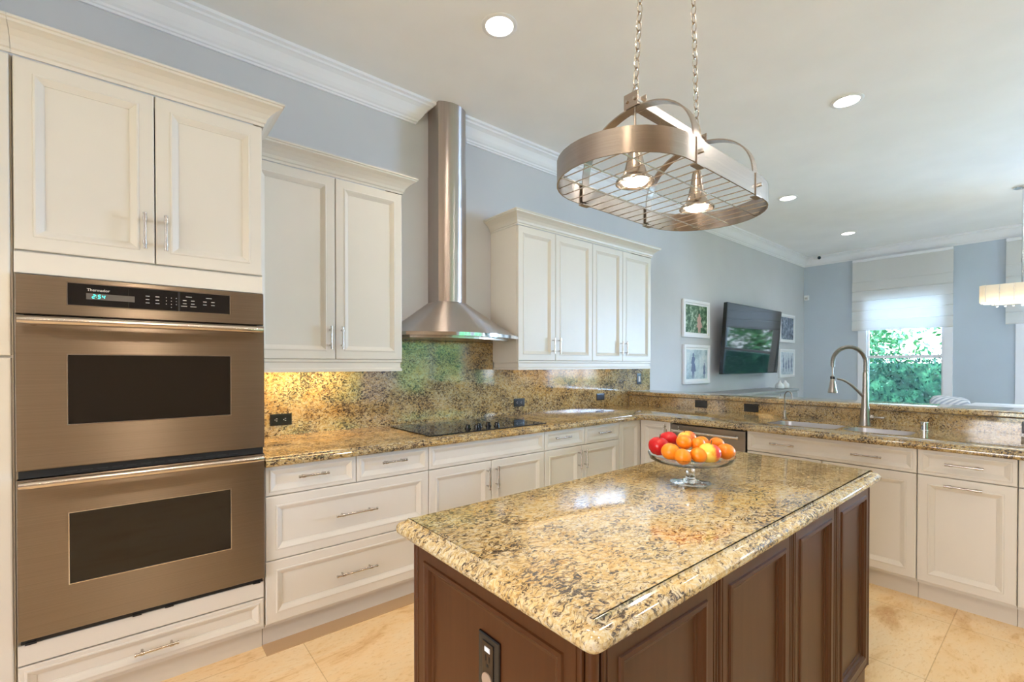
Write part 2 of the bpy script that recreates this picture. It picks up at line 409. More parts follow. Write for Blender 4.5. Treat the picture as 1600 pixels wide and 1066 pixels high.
def handle(F, u, v, L, vert=False, n0=0.0, parent=None):
    bm = nb(); st = .030
    def P(t, n): return F(u, v + t, n0 + n) if vert else F(u + t, v, n0 + n)
    cyl(bm, P(-L / 2, st), P(L / 2, st), .0052, n=14)
    for s in (-1, 1):
        t = s * L * .34
        cyl(bm, P(t, 0), P(t, st), .0045, n=12)
        cyl(bm, P(t - .007, st), P(t + .007, st), .0075, n=14)
        cyl(bm, P(s * L / 2 - s * .005, st), P(s * L / 2 + s * .001, st), .0068, n=14)
    return obj('handle', bm, 'nickel', parent, True)
G = .0018   # half gap between fronts
def door(F, u0, u1, v0, v1, root, kind='door', h=None):
    d = obj(kind, front(F, u0 + G, u1 - G, v0 + G, v1 - G), 'cabinet', root)
    for hh in (h or []): handle(F, *hh, parent=d)
    return d

# ================================================================== ROOM SHELL
XL, XR, Y1, ZC = -3.2, 9.166, -8.6, 3.147
struct('floor', B(XL - .2, XR + .2, Y1 - .2, .2, -.12, 0), 'floor')
struct('ceiling', B(XL - .2, XR + .2, Y1 - .2, .2, ZC, ZC + .15), 'ceiling')
struct('wall_back', B(XL - .2, XR + .2, 0, .2, 0, ZC), 'wall')
def wall_with_holes(name, axis, pos, th, a0, a1, holes, m='wall'):
    bm = nb(); cuts = sorted(holes); a = a0
    def bx(s, e, z0, z1):
        if e - s < 1e-4 or z1 - z0 < 1e-4: return
        if axis == 'x': box(bm, pos, pos + th, s, e, z0, z1)
        else: box(bm, s, e, pos, pos + th, z0, z1)
    for s, e, z0, z1 in cuts:
        bx(a, s, 0, ZC); bx(s, e, 0, z0); bx(s, e, z1, ZC); a = e
    bx(a, a1, 0, ZC)
    return struct(name, bm, m)
FW = [(-1.83, -.88), (-3.57, -2.62), (-6.6, -4.1)]
wall_with_holes('wall_far', 'x', XR, .2, Y1, 0, [(a, b, .62, 2.35) for a, b in FW], paint('far_wall_blue_cast', (.535, .60, .665), .7))  # wall paint with the bluish daylight cast put into its colour
LW = [(-4.0, -1.9)]  # unseen opening, added for the left fill lamp
wall_with_holes('wall_left', 'x', XL - .2, .2, Y1, 0, [(a, b, .3, 2.35) for a, b in LW])
GW = [(2.3, 4.6), (5.5, 7.75), (8.1, 9.0)]
wall_with_holes('wall_right', 'y', Y1 - .2, .2, XL, XR, [(a, b, .12 if i in (0,) else .60, 2.2) for i, (a, b) in enumerate(GW)])
struct('wall_added_partition', B(XL, 1.7, -4.75, -4.6, 0, ZC), paint('oven_reflection_tan', (.36, .27, .19), .7))  # unseen partition added to block window glare; its tan darkens the oven reflections
# windows: casing, sashes, panes
def window(idx, axis, pos, sgn, a0, a1, z0, z1, rail=None, mull=False, cas=.09):
    """sgn: direction from the wall face into the room along the axis"""
    w = bpy.data.objects.new('window_%d' % idx, None); COL.objects.link(w); w['kind'] = 'structure'
    w.location = (pos, (a0 + a1) / 2, z0) if axis == 'x' else ((a0 + a1) / 2, pos, z0)
    def bx(bm, s, e, z_0, z_1, n0, n1):
        n0, n1 = sorted((pos + sgn * n0, pos + sgn * n1))
        if axis == 'x': box(bm, n0, n1, s, e, z_0, z_1, bev=.004)
        else: box(bm, s, e, n0, n1, z_0, z_1, bev=.004)
    bm = nb()
    bx(bm, a0 - cas, a0 + .005, z0 - cas, z1 + cas, 0, .022); bx(bm, a1 - .005, a1 + cas, z0 - cas, z1 + cas, 0, .022)
    bx(bm, a0 - cas, a1 + cas, z1, z1 + cas, 0, .026); bx(bm, a0 - cas - .02, a1 + cas + .02, z0 - .035, z0 + .003, 0, .06)
    bx(bm, a0 - .012, a0 + .02, z0, z1, -.15, 0.02); bx(bm, a1 - .02, a1 + .012, z0, z1, -.15, 0.02)
    obj('window_frame', bm, 'trim', w)
    bm = nb(); s = .04
    bx(bm, a0, a0 + s, z0, z1, -.10, -.05); bx(bm, a1 - s, a1, z0, z1, -.10, -.05)
    bx(bm, a0, a1, z0, z0 + s, -.10, -.05); bx(bm, a0, a1, z1 - s, z1, -.10, -.05)
    if rail: bx(bm, a0, a1, rail - .022, rail + .022, -.10, -.04)
    if mull:
        c = (a0 + a1) / 2; bx(bm, c - .05, c + .05, z0, z1, -.10, -.05)
    obj('sash', bm, 'trim', w)
    bm = nb(); bx(bm, a0 + .01, a1 - .01, z0 + .01, z1 - .01, -.078, -.072); obj('pane', bm, 'pane', w)
    return w
for i, (a, b) in enumerate(FW): window(i + 1, 'x', XR, -1, a, b, .62, 2.35, 1.412, mull=(i == 2))
for i, (a, b) in enumerate(GW): window(i + 4, 'y', Y1, 1, a, b, .12 if i == 0 else .60, 2.2, 1.42, mull=i < 2)
for i, (a, b) in enumerate(LW): window(7, 'x', XL, 1, a, b, .3, 2.35, 1.42, mull=True)  # left window is added, only to admit the fill
# ceiling crown moulding
ZB = 3.0
CR = [(0, ZB), (.012, ZB), (.014, ZB + .010), (.022, ZB + .014), (.024, ZB + .026), (.034, ZB + .034), (.048, ZB + .052), (.060, ZB + .072), (.074, ZB + .094), (.092, ZB + .108), (.100, ZB + .112), (.102, ZB + .124), (.118, ZB + .130), (.120, ZC), (0, ZC)]
bm = nb(); sweep(bm, [(XL, 0), (1.562, 0), (1.562, .03)], CR); struct('trim_1', bm, 'trim')
bm = nb(); sweep(bm, [(2.02, .03), (2.02, 0), (XR, 0), (XR, Y1)], [(d, z) for d, z in CR]); struct('trim_2', bm, 'trim')
bm = nb(); sweep(bm, [(XR, Y1), (XL, Y1), (XL, 0)], CR); struct('trim_3', bm, 'trim')
BB = [(0, 0), (.016, 0), (.016, .11), (.010, .125), (.004, .13), (0, .13)]
bm = nb(); sweep(bm, [(4.45, 0), (XR, 0), (XR, Y1)], BB); struct('baseboard_back', bm, 'trim')
# half wall under the raised bar
struct('wall_bar', B(4.075, 4.235, -4.4, 0, 0, .970), 'wall')
struct('trim_4', B(.457, XC + .06, -.735, YF + .085, 0, .004), 'border')

# ================================================================== TALL OVEN CABINET
CAT_C = [(0, 0), (.004, 0), (.004, .012), (.010, .016), (.014, .030), (.026, .048), (.044, .064), (.058, .072), (.066, .076), (.068, .084), (.074, .086), (.074, .094), (0, .094)]
def crown(root, path, z, m='cabinet', w=None):
    bm = nb(); sweep(bm, path, [(d, z + h) for d, h in CAT_C]); return obj('crown_moulding', bm, m, root)
Fb = F_back(YF); Fu = F_back(YU); Fs = F_side(XC)
X0, X1 = -.306, .4575
t = thing('tall_oven_cabinet', 'tall cream cabinet around the double oven, two doors above and one drawer at the floor', 'cabinet', ((X0 + X1) / 2, -.34, 0))
bm = nb(); yb = YF + .019
box(bm, X0, X0 + .02, yb, -.002, .10, 2.345); box(bm, X1 - .02, X1, yb, -.002, .10, 2.345); box(bm, X0 + .02, X1 - .02, yb, -.002, 2.30, 2.345); box(bm, X0 + .02, X1 - .02, yb, -.002, 1.60, 1.70); box(bm, X0 + .02, X1 - .02, yb, -.002, .10, .12)
box(bm, X0 + .02, X1 - .02, -.03, -.002, .12, 2.3)
obj('body', bm, 'cabinet', t)
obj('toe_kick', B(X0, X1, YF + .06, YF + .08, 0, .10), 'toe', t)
bm = nb()
for v in (B,): box(bm, X0 + .002, X1 - .002, YF, yb + .004, 1.604, 1.678, bev=.003)
obj('filler_panel', bm, 'cabinet', t)
obj('filler_panel', B(X0 + .004, X1 - .004, YF, yb + .004, .252, .322, bev=.002), 'cabinet', t)
xm = .078
door(Fb, X0 + .002, xm, 1.683, 2.342, t, 'door', [(.046, 1.803, .135, True)])
door(Fb, xm, X1 - .002, 1.683, 2.342, t, 'door', [(.111, 1.803, .135, True)])
door(Fb, X0 + .002, X1 - .002, .118, .248, t, 'drawer', [(.075, .182, .135)])
crown(t, [(X0, YF + .004), (X1 + .002, YF + .004), (X1 + .002, 0)], 2.345)
# pantry cabinet left of the oven
t = thing('pantry_cabinet', 'tall cream pantry cabinet at the left edge of the picture, beside the double oven', 'cabinet', (-.62, -.34, 0))
obj('body', B(-.95, X0 - .002, yb, -.002, .1, 2.345), 'cabinet', t)
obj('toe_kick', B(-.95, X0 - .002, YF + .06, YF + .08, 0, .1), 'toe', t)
door(Fb, -.948, X0 - .004, .118, 1.315, t); door(Fb, -.948, X0 - .004, 1.319, 2.342, t)
crown(t, [(-.95, YF + .004), (X0 - .001, YF + .004)], 2.345)

# ================================================================== DOUBLE WALL OVEN
t = thing('double_wall_oven', 'stainless steel double wall oven with black control panel and two wide handles', 'oven', (.078, -.5, .34))
oy = YF - .004
obj('oven_body', B(X0 + .022, X1 - .022, YF + .03, -.05, .334, 1.598), 'gap', t)
def frame_panel(u0, u1, v0, v1, hole, n0, th, y=oy, m='steel', name='panel', parent=None, F=None):
    """sheet with a rectangular opening"""
    F = F or F_back(y); bm = nb(); a0, a1, b0, b1 = hole
    O = [(u0, v0), (u1, v0), (u1, v1), (u0, v1)]; H = [(a0, b0), (a1, b0), (a1, b1), (a0, b1)]
    def ring(P, n): return [bm.verts.new(F(u, v, n)) for u, v in P]
    def ins(P, d): return [(P[0][0] + d, P[0][1] + d), (P[1][0] - d, P[1][1] + d), (P[2][0] - d, P[2][1] - d), (P[3][0] + d, P[3][1] - d)]
    R = [ring(O, n0 - th), ring(O, n0 - .003), ring(ins(O, .003), n0), ring(ins(H, -.003), n0), ring(H, n0 - .003), ring(H, n0 - th)]
    for A, C in zip(R, R[1:] + R[:1]):
        for k in range(4): bm.faces.new((A[k], A[(k + 1) % 4], C[(k + 1) % 4], C[k]))
    return obj(name, bm, m, parent)
U0, U1 = X0 + .006, X1 - .0025
Fo = F_back(oy)
cp = frame_panel(U0, U1, 1.463, 1.600, (-.171, .326, 1.503, 1.582), .012, .03, name='control_panel', parent=t)
obj('display_glass', B(-.1705, .3255, oy - .009, oy + .01, 1.5035, 1.5815), 'blackglass', cp)
bm = nb()
for (a0, a1, b0, b1) in ((-.171, .326, 1.503, 1.582),):
    e = .0022; y0, y1 = oy - .0135, oy - .0105
    box(bm, a0 - e, a1 + e, y0, y1, b1, b1 + e); box(bm, a0 - e, a1 + e, y0, y1, b0 - e, b0); box(bm, a0 - e, a0, y0, y1, b0, b1); box(bm, a1, a1 + e, y0, y1, b0, b1)
obj('bezel', bm, 'chrome', cp)
yg = oy - .0096
obj('display_window', B(-.122, .014, yg - .0004, yg, 1.527, 1.549), mat('display_grey', (.13, .115, .105), .2), cp)
def text(s, x, z, size, m, parent, y, name='lettering', bold=0):
    cu = bpy.data.curves.new(name, 'FONT'); cu.body = s; cu.size = size; cu.extrude = .0003; cu.offset = bold; cu.resolution_u = 3
    o = bpy.data.objects.new(name, cu); COL.objects.link(o)
    dg = bpy.context.evaluated_depsgraph_get(); me = bpy.data.meshes.new_from_object(o.evaluated_get(dg)); bpy.data.objects.remove(o)
    off = Vector((0, 0, 0)); p = parent
    while p is not None: off += p.location; p = p.parent
    for v in me.vertices: v.co = Vector((x + v.co.x, y - v.co.z, z + v.co.y)) - off
    me.materials.clear(); me.materials.append(M[m] if isinstance(m, str) else m)
    o = bpy.data.objects.new(name, me); COL.objects.link(o); o.parent = parent; return o
text('Thermador', -.120, 1.5575, .0135, 'print', cp, yg - .0003, bold=.0002)
# clock digits as seven segment strokes
def seg(bm, x, z, h, on):
    w = h * .55; k = h * .10; sl = .18
    S7 = {'a': (0, h, w, h), 'b': (w, h / 2, w, h), 'c': (w, 0, w, h / 2), 'd': (0, 0, w, 0), 'e': (0, 0, 0, h / 2), 'f': (0, h / 2, 0, h), 'g': (0, h / 2, w, h / 2)}
    for s in on:
        a, b, c, d = S7[s]
        P = []
        if b == d: P = [(a + k * .4, b - k), (c - k * .4, b - k), (c - k * .4, b + k), (a + k * .4, b + k)]
        else: P = [(a - k, b + k), (a + k, b + k), (a + k, d - k), (a - k, d - k)]
        bm.faces.new([bm.verts.new((x + px + pz * sl, yg - .0008, z + pz)) for px, pz in P])
bm = nb(); seg(bm, -.106, 1.5325, .0125, 'abged'); seg(bm, -.091, 1.5325, .0125, 'afgcd'); seg(bm, -.0795, 1.5325, .0125, 'fgbc')
for zz in (1.5355, 1.5410): box(bm, -.0955, -.094, yg - .0009, yg - .0006, zz, zz + .0016)
obj('clock_digits', bm, 'led', cp)
bm = nb()
for i in range(2):
    for j in range(3): box(bm, .047 + i * .030, .059 + i * .030 - .001 * (j % 2), yg - .0004, yg, 1.527 + j * .013, 1.5295 + j * .013)
obj('function_print', bm, 'print', cp); bm = nb()
for i in range(3):
    for j in range(3): box(bm, .1095 + i * .016, .1120 + i * .016, yg - .0004, yg, 1.5275 + j * .0125, 1.5300 + j * .0125)
box(bm, .1255, .128, yg - .0004, yg, 1.5155, 1.518)
obj('number_keys', bm, 'print', cp); bm = nb()
for i, u in enumerate((.170, .197, .238, .266)):
    for j in range(2): box(bm, u - .006, u + .006, yg - .0004, yg, 1.534 + j * .0125, 1.5365 + j * .0125)
for u in (.168, .199): box(bm, u - .010, u + .010, yg - .0004, yg, 1.5235, 1.5255)
for u in (.184, .252): box(bm, u - .010, u + .010, yg - .0004, yg, 1.562, 1.564)
obj('oven_mode_print', bm, 'print', cp)
obj('panel_seam', B(-.0042, -.0030, yg - .0003, yg, 1.504, 1.581), 'gap', cp); obj('panel_seam', B(.148, .155, yg - .0003, yg, 1.504, 1.581), 'gap', cp)
def oven_door(v0, v1, hole, hz):
    d = frame_panel(U0, U1, v0, v1, hole, .020, .04, name='oven_door', parent=t)
    a0, a1, b0, b1 = hole
    obj('oven_window', B(a0 + .0005, a1 - .0005, oy - .0165, oy + .01, b0 + .0005, b1 - .0005), 'ovenglass', d)
    bm = nb(); e = .0025; y0, y1 = oy - .0215, oy - .018
    box(bm, a0 - e, a1 + e, y0, y1, b1, b1 + e); box(bm, a0 - e, a1 + e, y0, y1, b0 - e, b0); box(bm, a0 - e, a0, y0, y1, b0, b1); box(bm, a1, a1 + e, y0, y1, b0, b1)
    obj('window_trim', bm, 'chrome', d)
    bm = nb(); hy = oy - .062; n = 24
    pts = [(U0 + .012 + (U1 - U0 - .024) * i / n, hy - .006 * math.sin(PI * i / n), hz) for i in range(n + 1)]
    tube(bm, pts, .0135, 16, radii=[.0100 if i in (0, n) else .0135 for i in range(n + 1)])
    for u in (U0 + .045, U1 - .045): cyl(bm, (u, hy, hz), (u, oy - .018, hz - .004), .010, .012, n=14)
    obj('handle', bm, 'steel_handle' if 'steel_handle' in M else 'nickel', d, True)
    return d
M['steel_handle'] = mat('satin_handle_steel', (.72, .67, .61), .22, 1)
oven_door(.926, 1.458, (-.171, .326, 1.077, 1.325), 1.4385)
oven_door(.345, .895, (-.170, .325, .509, .761), .8835)
bm = nb(); box(bm, U0 + .004, U1 - .004, oy - .004, oy + .03, .897, .924)
obj('vent_gap', bm, 'gap', t)
bm = nb()
for i in range(13): u = U0 + .12 + i * .042; box(bm, u, u + .030, oy - .006, oy - .003, .905, .909)
obj('vent_slots', bm, 'rubber', t)
bm = nb(); box(bm, U0 + .006, U1 - .006, oy + .002, oy + .03, .325, .343)
for u in (U0 + .03, .015, .115, U1 - .03): box(bm, u - .014, u + .014, oy - .004, oy + .004, .322, .330)
obj('bottom_vent', bm, 'gap', t)

# ================================================================== BASE CABINETS ON THE BACK RUN
ZD0, ZM, ZT = .1165, .695, .834
def base_body(x0, x1, t):
    obj('body', B(x0 + .001, x1 - .001, yb, -.004, .1, ZT - .001), 'cabinet', t)
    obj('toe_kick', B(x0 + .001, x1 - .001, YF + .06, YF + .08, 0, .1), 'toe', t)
t = thing('base_cabinet', 'cream base cabinet of two small drawers over two deep drawers, right beside the ovens', 'cabinet', (.87, -.34, 0), 'cream base cabinets along the back wall')
base_body(.459, 1.287, t)
door(Fb, .460, .875, ZM, ZT, t, 'drawer', [(.664, .772, .135)]); door(Fb, .875, 1.287, ZM, ZT, t, 'drawer', [(1.072, .780, .135)])
door(Fb, .460, 1.287, .402, ZM, t, 'drawer', [(.871, .552, .205)]); door(Fb, .460, 1.287, ZD0, .402, t, 'drawer', [(.871, .258, .205)])
t = thing('base_cabinet', 'cream base cabinet with a wide plain drawer front and two doors, under the cooktop', 'cabinet', (1.736, -.34, 0), 'cream base cabinets along the back wall')
base_body(1.287, 2.185, t)
door(Fb, 1.287, 2.185, ZM, ZT, t, 'drawer')
door(Fb, 1.287, 1.729, ZD0, ZM, t, 'door', [(1.693, .588, .135, True)]); door(Fb, 1.729, 2.185, ZD0, ZM, t, 'door', [(1.763, .588, .135, True)])
t = thing('base_cabinet', 'cream base cabinet with two handled drawers over two doors, right of the cooktop', 'cabinet', (2.6, -.34, 0), 'cream base cabinets along the back wall')
base_body(2.185, 3.009, t)
door(Fb, 2.185, 2.597, ZM, ZT, t, 'drawer', [(2.345, .776, .15)]); door(Fb, 2.597, 3.009, ZM, ZT, t, 'drawer', [(2.80, .770, .135)])
door(Fb, 2.185, 2.560, ZD0, ZM, t, 'door', [(2.525, .598, .135, True)]); door(Fb, 2.560, 3.009, ZD0, ZM, t, 'door', [(2.590, .598, .135, True)])
t = thing('corner_cabinet', 'cream corner base cabinet with a folding door where the two counter runs meet', 'cabinet', (3.5, -.34, 0))
bm = nb(); box(bm, 3.011, 4.07, yb, -.004, .1, ZT - .001); box(bm, XC + .019, 4.07, -.976, yb - .0005, .1, ZT - .001); obj('body', bm, 'cabinet', t)
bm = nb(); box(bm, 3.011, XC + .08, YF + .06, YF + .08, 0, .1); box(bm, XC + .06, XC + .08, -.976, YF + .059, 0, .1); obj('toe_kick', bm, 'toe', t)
door(Fb, 3.009, XC + .002, ZD0, ZT, t); door(Fs, -.976, YF + .001, ZD0, ZT, t, 'door', [(-.935, .76, .10, True)])

# ================================================================== PENINSULA
t = thing('dishwasher', 'stainless steel dishwasher with a bar handle, between the corner and the sink cabinet', 'dishwasher', (3.5, -1.27, 0))
obj('tub', B(XC + .02, 4.0, -1.555, -.985, .11, ZT - .004), 'gap', t)
d = obj('door', B(XC - .002, XC + .022, -1.555, -.985, .125, .822, bev=.004), 'steel_y', t)
obj('toe_panel', B(XC + .05, XC + .07, -1.555, -.985, 0, .11), 'dark', t)
bm = nb(); cyl(bm, (XC - .048, -1.030, .776), (XC - .048, -1.515, .776), .0105, n=18)
for y in (-1.05, -1.495): cyl(bm, (XC - .048, y, .776), (XC - .001, y, .776), .008, n=14); cyl(bm, (XC - .006, y, .776), (XC - .001, y, .776), .013, n=16)
cyl(bm, (XC - .048, -1.515, .776), (XC - .048, -1.528, .776), .0135, n=18); cyl(bm, (XC - .048, -1.030, .776), (XC - .048, -1.017, .776), .0135, n=18)
obj('handle', bm, 'steel_handle', d, True)
obj('badge', B(XC - .0035, XC - .002, -1.05, -1.043, .798, .806), 'chrome', d)
def pen_body(y0, y1, t):
    obj('body', B(XC + .019, 4.07, y0 + .001, y1 - .001, .1, .62 if y0 < -2.3 and y1 > -1.7 else ZT - .001), 'cabinet', t)
    obj('toe_kick', B(XC + .06, XC + .08, y0 + .001, y1 - .001, 0, .1), 'toe', t)
t = thing('sink_base_cabinet', 'cream sink cabinet with one wide false drawer carrying two handles, below the sink', 'cabinet', (3.6, -2.01, 0))
pen_body(-2.4623, -1.5636, t)
door(Fs, -2.4623, -1.5636, ZM, ZT, t, 'drawer', [(-1.793, .765, .142), (-2.240, .762, .142)])
door(Fs, -2.013, -1.5636, ZD0, ZM, t, 'door', [(-1.965, .60, .135, True)]); door(Fs, -2.4623, -2.013, ZD0, ZM, t, 'door', [(-2.06, .60, .135, True)])
t = thing('pullout_cabinet', 'cream cabinet right of the sink, drawer over door, both with horizontal handles', 'cabinet', (3.6, -2.65, 0))
pen_body(-2.833, -2.4623, t)
door(Fs, -2.833, -2.4623, ZM, ZT, t, 'drawer', [(-2.647, .767, .142)]); door(Fs, -2.833, -2.4623, ZD0, ZM, t, 'door', [(-2.643, .655, .142)])
t = thing('end_cabinet', 'cream cabinet cut by the right edge of the picture, last of the sink run', 'cabinet', (3.6, -3.2, 0))
pen_body(-3.60, -2.833, t)
door(Fs, -3.60, -2.833, ZM, ZT, t, 'drawer', [(-3.216, .767, .142)]); door(Fs, -3.216, -2.833, ZD0, ZM, t, 'door', [(-3.17, .60, .135, True)]); door(Fs, -3.60, -3.216, ZD0, ZM, t, 'door', [(-3.26, .60, .135, True)])
for y0, y1 in ((-4.4, -3.601),):
    t = thing('end_cabinet', 'cream cabinet beyond the right edge, closing the sink run', 'cabinet', (3.6, -4, 0)); pen_body(y0, y1, t)
    door(Fs, y0, y1, ZM, ZT, t, 'drawer'); door(Fs, y0, y1, ZD0, ZM, t, 'door')

# countertop with the sink cut out
def rrect(cx, cy, hx, hy, r, n=6):
    P = []
    for qx, qy, a0 in ((1, 1, 0), (-1, 1, 90), (-1, -1, 180), (1, -1, 270)):
        for k in range(n + 1):
            a = math.radians(a0 + 90 * k / n); P.append((cx + qx * (hx - r) + r * math.cos(a), cy + qy * (hy - r) + r * math.sin(a)))
    return P
EX = XC - .040; EY = YF - .040; XBW = 4.049
path = [(.459, -.002), (.459, EY), (EX, EY), (EX, -4.42), (XBW + .022, -4.42), (XBW + .022, -.002)]
# travel: reversed so that the outside lies on the right
out = list(reversed(path))
# 0:(wall corner) 1:(end,back) 2:(end,front) 3:inner corner 4:(oven,front) 5:(oven,back)
out = path                              # along +x with the room on the right, then -y
wts = None
outline = fillet(out, {2: .10}, .10, 6)
# per edge weights: only the front edges carry the profile
ws = []
n = len(outline)
for i in range(n):
    a, b = outline[i], outline[(i + 1) % n]
    mid = ((a[0] + b[0]) / 2, (a[1] + b[1]) / 2)
    onfront = (mid[1] < EY + .001 and mid[0] < EX + .001) or (mid[0] < EX + .001 and mid[1] < -.5 and mid[0] > 2.5) 
    if mid[0] < .46: onfront = False
    ws.append(1 if onfront or mid[1] < -4.41 else 0.0)
holes = [rrect(3.640, -1.815, .175, .215, .07), rrect(3.640, -2.225, .160, .170, .07)]
bm = nb(); slab(bm, outline, .874, holes, w=ws)
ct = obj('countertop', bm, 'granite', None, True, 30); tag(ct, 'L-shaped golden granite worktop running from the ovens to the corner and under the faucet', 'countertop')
# sink
t = thing('kitchen_sink', 'undermounted stainless steel sink with two bowls set in the granite below the tall faucet', 'sink', (3.655, -2.01, .63))
def bowl_sink(cx, cy, hx, hy):
    bm = nb(); prof = [(.014, .8325), (.014, .829), (0, .8325), (-.004, .826), (-.010, .72), (-.016, .66), (-.040, .648)]
    Rr = []
    base = rrect(cx, cy, hx, hy, .07)
    for d, z in [(-.0006, .8655), (-.0016, .8655), (-.004, .858), (-.010, .70), (-.016, .662), (-.040, .650)]:
        Rr.append([bm.verts.new((p.x, p.y, z)) for p in offset(base, d, True)])
    for A, C in zip(Rr, Rr[1:]):
        k = len(A)
        for i in range(k): bm.faces.new((A[i], A[(i + 1) % k], C[(i + 1) % k], C[i]))
    bm.faces.new(Rr[-1])
    o = obj('bowl', bm, 'sink', t, True, 50)
    b2 = nb(); lathe(b2, [(.045, .651), (.045, .654), (.036, .655), (.030, .652), (0, .652)], (cx, cy, 0), 24); obj('drain', b2, 'chrome', o, True)
bowl_sink(3.640, -1.815, .175, .215); bowl_sink(3.640, -2.225, .160, .170)
# backsplash slabs
bm = nb()
box(bm, .459, 1.304, -.030, -.002, .8745, 1.2475); box(bm, 1.304, 2.246, -.030, -.002, .8745, 1.462); box(bm, 2.246, 4.045, -.030, -.002, .8745, 1.2475); box(bm, 4.045, 4.43, -.030, -.002, 1.009, 1.2475)
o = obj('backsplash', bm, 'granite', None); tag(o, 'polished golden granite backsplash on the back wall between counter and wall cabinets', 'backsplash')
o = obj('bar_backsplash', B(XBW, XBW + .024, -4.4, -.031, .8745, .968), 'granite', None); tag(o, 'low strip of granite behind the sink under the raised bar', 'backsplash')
bm = nb()
bo = [(XBW - .030, -.031), (XBW - .030, -4.45), (4.44, -4.45), (4.44, -.031)]
BE = [(-.012, 0), (-.005, -.002), (0, -.008), (0, -.028), (-.005, -.034), (-.012, -.036)]
slab(bm, bo, 1.008, w=[1, 1, 1, 0], edge=BE) if False else slab(bm, [bo[0], bo[1], bo[2], bo[3]], 1.008, w=[1, 1, 1, 0], edge=BE)
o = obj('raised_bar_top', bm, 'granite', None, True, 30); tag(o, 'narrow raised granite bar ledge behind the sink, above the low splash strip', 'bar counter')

# ================================================================== WALL CABINETS
def light_rail(root, path, z0, z1):
    bm = nb(); sweep(bm, path, [(-.02, z1), (.0, z1), (.0, z1 - .012), (-.006, z1 - .018), (-.006, z0 + .022), (.002, z0 + .014), (.002, z0), (-.02, z0)])
    return obj('light_rail', bm, 'cabinet', root)
def wall_cab(x0, x1, ds, hs, label, left_return, right_return):
    t = thing('wall_cabinet', label, 'cabinet', ((x0 + x1) / 2, -.17, 1.249))
    obj('body', B(x0, x1, YU + .019, -.002, 1.312, 2.345), 'cabinet', t)
    for (a, b), h in zip(ds, hs): door(Fu, a, b, 1.318, 2.342, t, 'door', [(h, 1.441, .125, True)])
    p = []
    if left_return: p.append((x0 - .001, -.002))
    p += [(x0 - (.001 if left_return else 0), YU + .004), (x1 + .001, YU + .004)]
    if right_return: p.append((x1 + .001, -.002))
    crown(t, p, 2.345)
    q = []
    if left_return: q.append((x0 + .006, -.032))
    q += [(x0 + .006 if left_return else x0, YU + .002), (x1 - .006, YU + .002)]
    if right_return: q.append((x1 - .006, -.032))
    light_rail(t, q, 1.249, 1.318)
    obj('underside', B(x0 + .03, x1 - .03, YU + .03, -.035, 1.296, 1.311), 'cabinet', t)
    return t
wa = wall_cab(.5605 - .1, 1.305, [(.462, .894), (.894, 1.303)], [.862, .926], 'cream two-door wall cabinet between the oven tower and the range hood', False, True)
wb = wall_cab(2.246, 3.980, [(2.248, 2.645), (2.645, 3.098), (3.098, 3.522), (3.522, 3.978)], [2.609, 2.677, 3.487, 3.556], 'cream four-door wall cabinet right of the range hood', True, True)
# under cabinet strip lights
for (x, w_, e, root) in ((.80, .5, 3.2, wa), (3.1, 1.4, .5, wb)):
    s = thing('undercabinet_light', 'slim warm light strip under the wall cabinet ' + ('beside the ovens' if x < 1 else 'right of the hood'), 'light', (x, -.13, 1.285))
    obj('housing', B(x - w_ / 2, x + w_ / 2, -.17, -.09, 1.284, 1.2955), 'white', s)
    obj('lens', B(x - w_ / 2 + .01, x + w_ / 2 - .01, -.16, -.10, 1.2825, 1.2838), emis('strip_lens_%d' % int(x), (1, .66, .28), 3), s)
    l = lamp('strip_lamp', 'AREA', (x, -.13, 1.2805), e, (1, .68, .32), shape='RECTANGLE', size=w_ - .04, size_y=.05); l.parent = s; l.location = Vector((x, -.13, 1.280)) - s.location

# ================================================================== RANGE HOOD
t = thing('range_hood', 'stainless steel chimney range hood with flared curved canopy above the cooktop', 'range hood', (1.78, -.25, 1.45))
cx = 1.792
def arc_path(hw, side, bulge, n=20):
    """from wall on the left, straight side, shallow arc front, back to the wall"""
    P = [(cx - hw, -.001)]
    P += [(cx - hw + 2 * hw * i / n, -side - bulge * (1 - (2 * i / n - 1) ** 2)) for i in range(n + 1)]
    P.append((cx + hw, -.001)); return P
def loft(bm, layers):
    R = [[bm.verts.new((x, y, z)) for x, y in P] for P, z in layers]
    n = len(R[0])
    for A, C in zip(R, R[1:]):
        for i in range(n): bm.faces.new((A[i], A[(i + 1) % n], C[(i + 1) % n], C[i]))
    bm.faces.new(R[0]); bm.faces.new(R[-1]); return bm
obj('chimney', loft(nb(), [(arc_path(.1165, .150, .042), 1.735), (arc_path(.1165, .150, .042), 2.65)]), 'steel_v', t, True, 30)
obj('chimney_extension', loft(nb(), [(arc_path(.1140, .1475, .042), 2.62), (arc_path(.1140, .1475, .042), ZC - .001)]), 'steel_v', t, True, 30)
hx = .455
CX = cx
cx = 1.7805
layers = []
for s in range(13):
    f = s / 12; e = f ** .93
    layers.append((arc_path(hx + (.1165 - hx) * e, .350 + (.150 - .350) * e, .165 + (.042 - .165) * e), 1.500 + (1.738 - 1.500) * f))
for i, (P, z) in enumerate(layers):
    dx = (CX - cx) * i / 12; layers[i] = ([(x + dx, y) for x, y in P], z)
obj('canopy', loft(nb(), layers), 'steel_v', t, True, 40)
obj('rim', loft(nb(), [(arc_path(hx + .002, .352, .166), 1.478), (arc_path(hx + .002, .352, .166), 1.4995)]), 'chrome', t, True, 30)
obj('filter_panel', loft(nb(), [(arc_path(hx - .05, .300, .14), 1.464), (arc_path(hx - .05, .300, .14), 1.4775)]), 'nickel', t)

